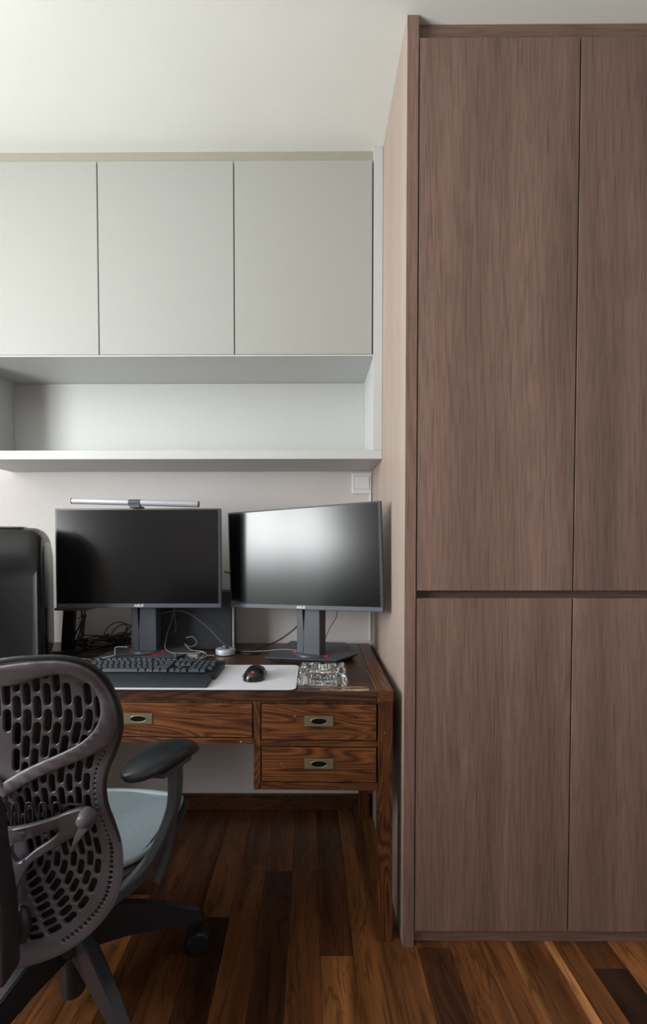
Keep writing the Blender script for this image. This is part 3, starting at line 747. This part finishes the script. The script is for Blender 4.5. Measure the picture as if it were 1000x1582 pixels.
cable('cable', [(-.705, 1.72, TZ + .045), (-.745, 1.71, TZ + .046), (-.735, 1.68, TZ + .034), (-.725, 1.645, TZ + .030), (-.765, 1.61, TZ + .028)], .0020, 'wcable', 'short white cable hooked over the left monitor base')
cable('cable', [(-.560, 1.84, 1.0), (-.56, 1.83, .92), (-.575, 1.80, .85), (-.565, 1.74, .80), (-.51, 1.68, .792), (-.49, 1.62, .79)], .0016, 'gcable', 'thin grey cable hanging down beside the left monitor neck')
cable('cable', [(-.62, 1.82, .92), (-.55, 1.82, .935), (-.50, 1.83, .925), (-.42, 1.835, .865), (-.36, 1.84, .80), (-.31, 1.86, TZ + .006)], .0016, 'gcable', 'thin grey cable arching across the dark box')
cable('cable', [(-.55, 1.83, .98), (-.553, 1.825, .92), (-.545, 1.815, .87), (-.55, 1.81, .85)], .0014, 'gcable', 'short thin grey lead dangling behind the left monitor')
cable('cable', [(-.50, 1.80, .83), (-.47, 1.79, .835), (-.455, 1.79, .81), (-.48, 1.79, .795), (-.50, 1.78, .81), (-.47, 1.76, .79), (-.42, 1.75, .785), (-.40, 1.72, .775), (-.43, 1.69, .772)], .0018, 'gcable', 'curled grey cable in front of the dark box')
cable('cable', [(-.53, 1.71, TZ + .025), (-.46, 1.70, .79), (-.41, 1.70, .795), (-.40, 1.66, .79), (-.44, 1.63, .775)], .0017, 'gcable', 'pale cable bent behind the keyboard numpad')
cable('cable', [(-.42, 1.66, TZ + .006), (-.40, 1.72, TZ + .010), (-.375, 1.745, TZ + .006)], .0020, 'wcable', 'short pale lead running to the silver dial')
cable('cable', [(-.66, 1.70, TZ + .032), (-.60, 1.685, TZ + .026), (-.68, 1.66, TZ + .026), (-.72, 1.64, TZ + .028)], .0018, 'cable', 'thin black cable across the left monitor base')
cable('cable', [(-.362, 1.90, 1.09), (-.345, 1.93, 1.08), (-.34, 1.95, 1.03), (-.342, 1.965, 1.012)], .0030, 'cable', 'black cable curving down onto the dark box')
cable('cable', [(-.03, 1.80, 1.02), (-.012, 1.81, .95), (-.05, 1.83, .875), (-.13, 1.85, .81), (-.20, 1.84, .785), (-.28, 1.83, DZ), (-.36, 1.85, DZ)], .0034, 'cable', 'thick black cable curving down left of the right monitor neck')
cable('cable', [(.10, 1.76, .99), (.105, 1.75, .93), (.075, 1.735, .88), (.055, 1.715, .84), (.02, 1.70, .805), (-.01, 1.705, .796), (-.10, 1.76, .792), (-.19, 1.80, .776), (-.28, 1.81, .772)], .0017, 'gcable', 'thin grey cable draped round the right monitor neck')
cable('cable', [(-.30, 1.82, DZ), (-.25, 1.78, DZ), (-.20, 1.80, DZ), (-.26, 1.835, DZ), (-.33, 1.84, DZ)], .003, 'cable', 'black cable folded flat beside the silver dial')
cable('cable', [(-.98, 1.82, DZ), (-.97, 1.78, DZ + .01), (-.93, 1.75, DZ + .004), (-.86, 1.76, DZ), (-.80, 1.79, DZ + .004), (-.76, 1.86, DZ)], .0024, 'cable', 'black cable lying nearest the front of the tangle')
o = obj('power_adapter', box(NB(), -.04, .04, -.018, .018, 0, .018, .005), M['gcable']); o.location = (-.465, 1.725, TZ + .0015); o.rotation_euler = (0, 0, R(-8))
tag(o, 'small pale grey adapter block behind the keyboard', 'adapter')

# ------------------------------------------------------------ chair
CX = -.60
def pix(px, py, y):
    d = CF + CR * ((px - 500 - SX) / FPX) - CU * ((py - 791 - SY) / FPX)
    t = y / d.y; return t * d.x, CAMH + t * d.z
PRO = [(.36, .87), (.45, .89), (.60, .905), (.75, .875), (.90, .83), (1.02, .79)]
def ysurf(dx, z):
    if z <= PRO[0][0]: y = PRO[0][1]
    elif z >= PRO[-1][0]: y = PRO[-1][1]
    else:
        for (a, ya), (c_, yc) in zip(PRO, PRO[1:]):
            if a <= z <= c_: t = (z - a) / (c_ - a); t = t * t * (3 - 2 * t); y = ya + (yc - ya) * t; break
    return y + .55 * dx * dx
def sh(px, py, off=0):
    y = .86
    for _ in range(8):
        x, z = pix(px, py, y); y = ysurf(x - CX, z) + off
    return (x - CX, z)
def poly_in(p, poly):
    x, y = p; ins = False; j = len(poly) - 1
    for i in range(len(poly)):
        xi, yi = poly[i]; xj, yj = poly[j]
        if (yi > y) != (yj > y) and x < (xj - xi) * (y - yi) / (yj - yi) + xi: ins = not ins
        j = i
    return ins
def clean(P_):
    out = []
    for p in P_:
        if not out or math.dist(p, out[-1]) > 2e-4: out.append(p)
    if math.dist(out[0], out[-1]) < 2e-4: out.pop()
    return out
def inset(P_, d):
    """move a closed outline by d towards its inside"""
    ar = sum(P_[i - 1][0] * P_[i][1] - P_[i][0] * P_[i - 1][1] for i in range(len(P_))); sg = 1 if ar > 0 else -1; out = []
    for i, p in enumerate(P_):
        a, c_ = P_[i - 1], P_[(i + 1) % len(P_)]
        n1 = Vector((-(p[1] - a[1]), p[0] - a[0])).normalized(); n2 = Vector((-(c_[1] - p[1]), c_[0] - p[0])).normalized()
        n_ = n1 + n2
        if n_.length < .2: n_ = n1
        n_.normalize(); k = d / max(.5, n_.dot(n1)); out.append((p[0] + sg * n_.x * k, p[1] + sg * n_.y * k))
    return out
def plate(outers, holes, thick, off, bev=.0012, grid=.02):
    """plate with holes in (dx,z), softened edges, bent to the surface of the chair back; off towards the front(+y)"""
    from mathutils.geometry import delaunay_2d_cdt
    outers = [clean(P_) for P_ in outers]; holes = [clean(P_) for P_ in holes]
    V, E, wall = [], [], []
    def add(P_, w_):
        i0 = len(V); n_ = len(P_)
        for i, p in enumerate(P_): V.append(Vector(p)); wall.append(w_); E.append((i0 + i, i0 + (i + 1) % n_))
    for P_ in outers: add(P_, 1); add(inset(P_, bev), 0)
    for P_ in holes: add(P_, 1); add(inset(P_, -bev), 0)
    xs = [p[0] for P_ in outers for p in P_]; zs = [p[1] for P_ in outers for p in P_]
    x = min(xs) + grid / 2
    while x < max(xs):
        z = min(zs) + grid / 2
        while z < max(zs): V.append(Vector((x, z))); wall.append(0); z += grid
        x += grid
    vs, es, fs, ov, oe, of = delaunay_2d_cdt(V, E, [], 0, 1e-6)
    bb = [(min(p[0] for p in P_), max(p[0] for p in P_), min(p[1] for p in P_), max(p[1] for p in P_), P_) for P_ in holes]
    keep = []
    for f in fs:
        c_ = (sum(vs[i].x for i in f) / len(f), sum(vs[i].y for i in f) / len(f))
        if not any(poly_in(c_, P_) for P_ in outers): continue
        if any(x0 <= c_[0] <= x1 and z0 <= c_[1] <= z1 and poly_in(c_, P_) for x0, x1, z0, z1, P_ in bb): continue
        keep.append(f)
    isw = [any(wall[i] for i in o_) for o_ in ov]; bm = bmesh.new(); used = {i for f in keep for i in f}
    def mk(sgn):
        d_ = {}
        for i in used:
            x, z = vs[i]; dd = thick / 2 - (bev if isw[i] else 0); d_[i] = bm.verts.new((x, ysurf(x, z) + off - sgn * dd, z))
        return d_
    A_, B_ = mk(1), mk(-1); cnt = {}
    for f in keep:
        bm.faces.new([A_[i] for i in f]); bm.faces.new([B_[i] for i in reversed(f)])
        for i in range(len(f)): k = (f[i], f[(i + 1) % len(f)]); cnt[k] = 1
    for a, c_ in cnt:
        if (c_, a) not in cnt: bm.faces.new((A_[c_], A_[a], B_[a], B_[c_]))
    return bm
def mirror(P_): return P_ + [(-x, z) for x, z in reversed(P_) if abs(x) > 1e-4]
def dense(pts, n=5): return [(p.x, p.y) for p in spline([(a, b_, 0) for a, b_ in pts], n)]
SIL = [(-6, 1023), (20, 1019), (50, 1017), (90, 1016), (125, 1022), (155, 1040), (175, 1070), (185, 1102), (185, 1130), (176, 1160), (165, 1185), (160, 1210), (163, 1240), (174, 1270), (184, 1300), (187, 1330), (184, 1365), (174, 1395), (155, 1422), (128, 1448), (98, 1468), (62, 1483), (30, 1491), (-6, 1494)]
SILD = dense(SIL, 4)
half = [sh(*p) for p in SILD]; half[0] = (0, half[0][1]); half[-1] = (0, half[-1][1]); half = [(max(0, x), z) for x, z in half]
def interp(tab, y):
    if y <= tab[0][0]: return tab[0][1]
    for (a, va), (c_, vc) in zip(tab, tab[1:]):
        if a <= y <= c_: return va + (vc - va) * (y - a) / (c_ - a)
    return tab[-1][1]
XE = [(1030, 152), (1070, 160), (1110, 163), (1150, 152), (1185, 144), (1210, 141), (1240, 143), (1280, 152), (1318, 160)]
XCn = [(1030, -13), (1200, -8), (1260, 6), (1318, 20)]
NC = 11
def path(k):
    w_ = (k + .5) / NC; pts = []
    for y in range(1032, 1319, 4): a = interp(XCn, y); pts.append((a + w_ * (interp(XE, y) - a), y))
    r = pts[-1][0] - 20; n_ = max(4, int(r * math.pi * .55 / 4))
    for i in range(1, n_ + 1): a = R(100) * i / n_; pts.append((20 + r * math.cos(a), 1318 + r * math.sin(a)))
    return pts
inner = [(x - 15 * (1 if x > 100 else .4), y + (14 if y < 1060 else -14 if y > 1440 else 0)) for x, y in SIL]
inner = inner + [(-60, 1480), (-60, 1036)]
slots = []; SP = []; PS = []
for k in range(NC):
    P_ = path(k); D = [0]
    for a, c_ in zip(P_, P_[1:]): D.append(D[-1] + math.dist(a, c_))
    def at_(s_):
        for i in range(1, len(D)):
            if D[i] >= s_:
                t = (s_ - D[i - 1]) / (D[i] - D[i - 1] + 1e-9); return (P_[i - 1][0] + (P_[i][0] - P_[i - 1][0]) * t, P_[i - 1][1] + (P_[i][1] - P_[i - 1][1]) * t)
        return P_[-1]
    s_ = -18 if k % 2 else 2
    while s_ < D[-1] - 12:
        yy = at_(max(s_, 0))[1]; ln = 35 if yy < 1180 else 28 if yy < 1310 else 25
        gap = 5.5
        a0, a1 = max(s_, 0), min(s_ + ln, D[-1]); s_ += ln + gap
        if a1 - a0 < 12: continue
        spacing = (interp(XE, yy) - interp(XCn, yy)) / NC; hw = spacing * .385
        n_ = 4; cen = [at_(a0 + hw + (a1 - a0 - 2 * hw) * i / n_) for i in range(n_ + 1)]
        lft, rgt = [], []
        for i, p in enumerate(cen):
            q0 = cen[max(0, i - 1)]; q1 = cen[min(n_, i + 1)]; tx, ty = q1[0] - q0[0], q1[1] - q0[1]; L_ = math.hypot(tx, ty) or 1; tx /= L_; ty /= L_
            lft.append((p[0] - ty * hw, p[1] + tx * hw)); rgt.append((p[0] + ty * hw, p[1] - tx * hw))
            if i == 0: t0 = (tx, ty)
            if i == n_: t1 = (tx, ty)
        cap1 = [(cen[-1][0] + hw * (math.cos(a) * -t1[1] + math.sin(a) * t1[0]), cen[-1][1] + hw * (math.cos(a) * t1[0] + math.sin(a) * t1[1])) for a in (R(36), R(72), R(108), R(144))]
        cap0 = [(cen[0][0] + hw * (-math.cos(a) * -t0[1] - math.sin(a) * t0[0]), cen[0][1] + hw * (-math.cos(a) * t0[0] - math.sin(a) * t0[1])) for a in (R(36), R(72), R(108), R(144))]
        poly = lft + cap1 + rgt[::-1] + cap0
        if not all(poly_in(p, inner) for p in poly): continue
        if any(poly_in(p, q_) for p in poly for q_ in PS) or any(poly_in(p, poly) for q_ in PS for p in q_): continue
        PS.append(poly); SP += poly
        q = [sh(*p) for p in poly]
        if min(x for x, z in q) < .006: continue
        slots.append(q); slots.append([(-x, z) for x, z in q])
# small round holes along the edge
acc = 0; prev = None
for i, p in enumerate(SILD):
    if p[1] < 1155 or p[0] < 104 and p[1] > 1400: prev = p; continue
    q0 = SILD[i - 1]; q1 = SILD[min(i + 1, len(SILD) - 1)]; tx, ty = q1[0] - q0[0], q1[1] - q0[1]; L_ = math.hypot(tx, ty)
    acc += math.dist(prev, p); step = 8.5 if p[1] < 1300 else 11.5
    if acc >= step:
        acc = 0; c0 = (p[0] - ty / L_ * 14 , p[1] + tx / L_ * 14); rr = 1.9 if p[1] < 1300 else 3.2
        if p[1] < 1320: c0 = (c0[0] + 1, c0[1])
        if min(math.dist(c0, p_) for p_ in SP) < rr + 2.5: continue
        q = [sh(c0[0] + rr * math.cos(a), c0[1] + rr * math.sin(a)) for a in [2 * math.pi * j / 8 for j in range(8)]]
        slots.append(q); slots.append([(-x, z) for x, z in q])
chair = thing('office_chair', 'graphite ergonomic office chair with slotted back, seen from behind at the left edge', 'chair', (CX, 1.10, 0))
def ch(name, bm, m, smooth=None, parent=None, label=None):
    bm.transform(Matrix.Translation((0, -1.10, 0)) if parent is None else Matrix.Identity(4))
    return obj(name, bm, M[m], chair if parent is None else parent, smooth, label=label)
ch('back_shell', plate([mirror(half)], slots, .0075, 0, .0014), 'shell', 32)
# rim tube along the silhouette
rim = [(x, ysurf(x, z), z) for x, z in mirror(half)]
nh = len(half); iw = min(range(nh // 2, nh), key=lambda i: abs(half[i][1] - .50))
tp = rim[-iw:] + rim[:iw + 1]; tr = [(.0042 * min(1, .25 + min(i, len(tp) - 1 - i) / 22), .0066 * min(1, .45 + min(i, len(tp) - 1 - i) / 22)) for i in range(len(tp))]
ch('back_rim', sweep(NB(), tp, tr, 8), 'shell2', 50, label='dark upper rim')
ch('lower_lip', sweep(NB(), rim[iw - 8:len(rim) - iw + 9], (.0028, .0052), 8), 'shell', 50)
fabp = [(x * .93, z * .96 + .028) for x, z in mirror(half)]
ch('back_mesh', plate([fabp], [], .003, .016, .0005, .03), 'backfab', 40)
# loop band
bo = dense([(-6, 1030), (20, 1026), (50, 1023), (90, 1022), (122, 1028), (148, 1044), (169, 1072), (179, 1102), (179, 1128), (168, 1150), (145, 1165), (118, 1177), (80, 1192), (50, 1206), (20, 1224), (-6, 1240)], 4)
bi = dense([(-6, 1061), (14, 1060), (34, 1056), (58, 1048), (88, 1042), (118, 1046), (142, 1060), (154, 1082), (155, 1108), (144, 1130), (124, 1148), (98, 1162), (66, 1176), (36, 1190), (14, 1203), (-6, 1215)], 4)
def fixh(P_, off):
    q = [sh(p[0], p[1], off) for p in P_]; q[0] = (0, q[0][1]); q[-1] = (0, q[-1][1]); return [(max(0, x), z) for x, z in q]
ch('loop_band', plate([mirror(fixh(bo, -.012))], [mirror(fixh(bi, -.012))], .012, -.0105, .0030, .014), 'shell', 65)
# spine
def flatpoly(pts, y): return [(lambda q: (q[0] - CX, q[1]))(pix(a, b_, y)) for a, b_ in pts]
sp_r = flatpoly([(4, 1232), (12, 1248), (15, 1290), (22, 1335), (29, 1380), (32, 1430), (33, 1480), (30, 1489)], .85)
sp = [(x, z) for x, z in sp_r]
spm = sp + [(-x, z) for x, z in reversed(sp)]
t_ = NB(); prism(t_, spm, .80, .850, 'y', .005, seg=3); ch('spine', t_, 'shell2', 35)
# lumbar fork both sides
fork = [(-8, 1283), (40, 1274), (80, 1263), (108, 1252), (130, 1247), (142, 1253), (147, 1266), (142, 1278), (122, 1288), (100, 1299), (70, 1317), (47, 1334), (34, 1360), (24, 1384), (-8, 1392)]
hole = [(17, 1301), (50, 1292), (84, 1279), (92, 1277), (93, 1283), (80, 1295), (56, 1311), (37, 1327), (27, 1327), (20, 1316)]
f1 = [sh(*p, off=-.02) for p in dense(fork, 3)]; h1 = [sh(*p, off=-.02) for p in dense(hole, 3)]
bm = plate([f1, [(-x, z) for x, z in f1]], [h1, [(-x, z) for x, z in h1]], .014, -.022, .0022, .02); lf = ch('lumbar_support', bm, 'shell', 40)
kx, kz = sh(131, 1265, off=-.04)
for s_ in (1, -1):
    Mk = Matrix.Translation((s_ * kx, ysurf(kx, kz) - .030, kz))
    bm = NB(); lathe(bm, [(0, .004), (.0165, .004), (.016, -.006), (.012, -.022), (.008, -.025), (0, -.025)], seg=24, axis='y', M=Mk); ch('adjuster_knob', bm, 'shell', 40)
    a = sh(130, 1278, off=-.05); c_ = sh(118, 1297, off=-.05); d = sh(106, 1321, off=-.045)
    bm = sweep(NB(), spline([(s_ * a[0], ysurf(*a) - .045, a[1]), (s_ * c_[0], ysurf(*c_) - .045, c_[1]), (s_ * d[0], ysurf(*d) - .03, d[1])], 5), [(.009 - .0011 * i * .6, .005) for i in range(11)], 8, RR, up=(0, 1, 0)); ch('lever', bm, 'shell', 40)
    e = sh(31, 1432, off=-.02); bm = NB(); ellipsoid(bm, (s_ * e[0], ysurf(*e) - .014, e[1]), (.017, .016, .038)); ch('pivot_cap', bm, 'shell2', 60)
# lumbar pad ribs (fingers behind the fork)
for s_ in (1, -1):
    bm = NB()
    for px_ in (24, 45, 66, 87):
        pts = [sh(px_ - 6, 1275, -.008), sh(px_ - 5, 1245, -.008), sh(px_, 1240, -.008), sh(px_ + 5, 1245, -.008), sh(px_ + 6, 1270, -.008)]
        sweep(bm, spline([(s_ * x, ysurf(x, z) - .007, z) for x, z in pts], 4), .0022, 6)
    pts = [sh(98, 1252, -.008), sh(104, 1243, -.008), sh(125, 1244, -.008), sh(143, 1250, -.008)]
    sweep(bm, spline([(s_ * x, ysurf(x, z) - .007, z) for x, z in pts], 4), .0025, 6)
    ch('lumbar_pad_loops', bm, 'shell2', 60)
# seat
def seat_pt(u, v):
    """u -1..1 across, v 0 rear..1 front"""
    hw = .205 + .030 * math.sin(min(1, v * 1.3) * math.pi / 2) - .015 * v * v
    hw *= math.sqrt(max(0, 1 - max(0, .30 - v) ** 2 / .10)) ; hw *= math.sqrt(max(.04, 1 - max(0, v - .88) ** 2 / .020))
    y = .955 + .43 * v - .03 * (u * u) * (1 if v > .5 else -1) * abs(v - .5) * 2
    z = .446 + .012 * (u * u) - .018 * max(0, v - .78) ** 2 * 20 * .3 + .006 * math.cos(v * 3)
    return Vector((u * hw, y, z))
NU, NV = 24, 24
bm = NB(); G = [[bm.verts.new(seat_pt(-.9 + 1.8 * i / NU, .02 + .96 * j / NV)) for i in range(NU + 1)] for j in range(NV + 1)]
for j in range(NV):
    for i in range(NU): bm.faces.new((G[j][i], G[j][i + 1], G[j + 1][i + 1], G[j + 1][i]))
ret = bmesh.ops.extrude_face_region(bm, geom=bm.faces[:])
for v in [g for g in ret['geom'] if isinstance(g, bmesh.types.BMVert)]: v.co.z -= .008
ch('seat_mesh', bm, 'seat', 50)
loop = [seat_pt(.97, .0 + i / 20) for i in range(21)] + [seat_pt(.97 - 1.94 * i / 14, 1.0) for i in range(1, 15)] + [seat_pt(-.97, 1 - i / 20) for i in range(1, 21)] + [seat_pt(-.97 + 1.94 * i / 14, 0) for i in range(1, 14)]
pe = [p + Vector((0, 0, -.004)) for p in loop]
ch('seat_edge', sweep(NB(), pe, (.009, .009), 10, closed=True), 'seatedge', 60)
pf = [Vector((p.x * 1.02, (p.y - 1.17) * 1.02 + 1.17, p.z - .025)) for p in loop]
ch('seat_frame', sweep(NB(), pf, (.017, .013), 10, closed=True), 'shell2', 60)
# armrests
for s_ in (1, -1):
    def A(x, y, z): return (s_ * (x - CX), y, z)
    # pad : superellipse loft, sloping and turned slightly
    bm = NB(); st_ = []
    n_ = 22; c0 = Vector(A(-.394, .940, .700)); c1 = Vector(A(-.304, 1.165, .680)); dirv = (c1 - c0); side_ = Vector((dirv.y, -dirv.x, 0)).normalized()
    rings = []
    for i in range(n_ + 1):
        t = .5 - .5 * math.cos(math.pi * i / n_); w_ = (1 - abs(2 * t - 1) ** 2.8) ** .5 if 0 < t < 1 else .0
        w_ = max(w_, .02); hwid = .052 * w_ * (1 - .10 * t); hh = .024 * w_ ** .8
        c_ = c0 + dirv * t + Vector((0, 0, .012 * math.sin(t * math.pi) - .018 * max(0, t - .8) ** 1.2 * 3))
        rings.append([bm.verts.new(c_ + side_ * (hwid * math.copysign(abs(math.cos(a)) ** .8, math.cos(a))) + Vector((0, 0, hh * (1.0 if math.sin(a) > 0 else .85) * math.copysign(abs(math.sin(a)) ** .9, math.sin(a))))) for a in [2 * math.pi * j / 20 for j in range(20)]])
    for a, c_ in zip(rings, rings[1:]):
        for j in range(20): bm.faces.new((a[j], a[(j + 1) % 20], c_[(j + 1) % 20], c_[j]))
    bm.faces.new(rings[0]); bm.faces.new(rings[-1])
    ar = ch('armrest', bm, 'armpad', 60)
    # seam line on the pad's outer side
    pl = NB(); prism(pl, [(-.05, -.033), (.05, -.033), (.06, 0), (.05, .033), (-.05, .033), (-.06, 0)], -.012, .0, 'z', .003, M=Matrix.Translation(c0 + dirv * .56 + Vector((0, 0, -.010))) @ Matrix.Rotation(math.atan2(dirv.y, dirv.x), 4, 'Z')); ch('arm_plate', pl, 'armpost', 40)
    sec = spline([A(-.336, 1.09, .685), A(-.328, 1.08, .63), A(-.332, 1.075, .57), A(-.350, 1.06, .51), A(-.376, 1.04, .458), A(-.410, 1.01, .425), A(-.46, .975, .405), A(-.53, .95, .395)], 5)
    nn = len(sec); rads = []
    for i in range(nn):
        t = i / (nn - 1); rads.append((.027 - .013 * min(1, max(0, t - .45) * 3), .0115))
    bm = NB(); sweep(bm, sec, rads, 8, RR, up=(s_ * 1, 0, .15)); ch('arm_post', bm, 'armpost', 40)
    bm = NB(); pts = [p + Vector((-s_ * .004, -.0255, 0)) for p in sec[:20]]; sweep(bm, pts, [(.002, .007)] * len(pts), 8, RR, up=(s_ * 1, 0, .15)); ch('arm_trim', bm, 'armpost', 40)
    bm = NB(); sweep(bm, spline([A(-.342, 1.10, .56), A(-.352, 1.09, .45), A(-.372, 1.07, .385)], 5), [(.022 - .0008 * i, .010) for i in range(11)], 8, RR, up=(1, 0, 0)); ch('control_paddle', bm, 'armpost', 40)
# mechanism, column, base
HX, HY = -.015, 1.135
bm = NB(); prism(bm, [(.90, .36), (.93, .41), (1.0, .425), (1.18, .42), (1.24, .40), (1.2, .36), (1.02, .335)], -.07, .07, 'x', .01, seg=3); ch('tilt_mechanism', bm, 'shell2', 35)
bm = NB(); sweep(bm, spline([(0, .905, .425), (0, .925, .395), (0, .96, .375)], 4), [(.06, .02)] * 9, 8, RR, up=(0, .3, 1)); ch('back_bracket', bm, 'shell2', 35)
bm = NB(); lathe(bm, [(0, .35), (.026, .35), (.026, .24), (.0, .24)], (HX, HY, 0)); ch('gas_column', bm, 'blkgloss', 40)
bm = NB(); lathe(bm, [(0, .262), (.040, .262), (.048, .250), (.050, .175), (.036, .160), (.031, .150), (.031, .052), (.028, .045), (0, .045)], (HX, HY, 0), 32); ch('hub', bm, 'base_metal', 40)
for k in range(5):
    ang = R(31 - 72 * k); ca, sa = math.cos(ang), math.sin(ang)
    Ml = Matrix.Translation((HX, HY, 0)) @ Matrix.Rotation(ang, 4, 'Z')
    bm = NB(); t = bmesh.new(); rs = []
    for r_, hw, zt, zb_ in ((.02, .015, .255, .150), (.12, .0145, .232, .140), (.22, .013, .190, .118), (.30, .012, .138, .092), (.338, .011, .118, .086)):
        rs.append([t.verts.new(p) for p in ((r_, -hw, zt), (r_, hw, zt), (r_, hw * 1.0, zb_), (r_, -hw * 1.0, zb_))])
    for a, c_ in zip(rs, rs[1:]):
        for j in range(4): t.faces.new((a[j], a[(j + 1) % 4], c_[(j + 1) % 4], c_[j]))
    t.faces.new(rs[0]); t.faces.new(rs[-1]); bmesh.ops.recalc_face_normals(t, faces=t.faces[:])
    bmesh.ops.bevel(t, geom=t.edges[:], offset=.003, segments=2, affect='EDGES'); merge(bm, t, Ml)
    lg = ch('leg', bm, 'base_metal', 30)
    # caster under the tip
    Mc = Matrix.Translation((HX, HY, 0)) @ Matrix.Rotation(ang, 4, 'Z') @ Matrix.Translation((.343, 0, 0)) @ Matrix.Rotation(R(-16 + 40 * k), 4, 'Z')
    Mc.translation.z = 0
    bm = NB(); lathe(bm, [(0, .05), (.006, .05), (.006, .10), (0, .10)], (0, 0, 0), 12, M=Mc)
    prism(bm, [(.018, .030), (.012, .056), (-.004, .066), (-.028, .062), (-.042, .045), (-.046, .020), (-.030, .030)], -.006, .006, 'y', .002, M=Mc)
    cst = obj('caster', bm, M['blk'], chair, 40); cst.location = (0, -1.10, 0)
    for sgn in (-1, 1):
        bm = NB(); lathe(bm, [(0, .007 * sgn), (.026, .007 * sgn), (.0325, .010 * sgn), (.0325, .023 * sgn), (.028, .0285 * sgn), (.010, .030 * sgn), (0, .030 * sgn)], (-.014, 0, .0325), 28, 'y', M=Mc)
        obj('wheel', bm, M['blk'], cst, 40)
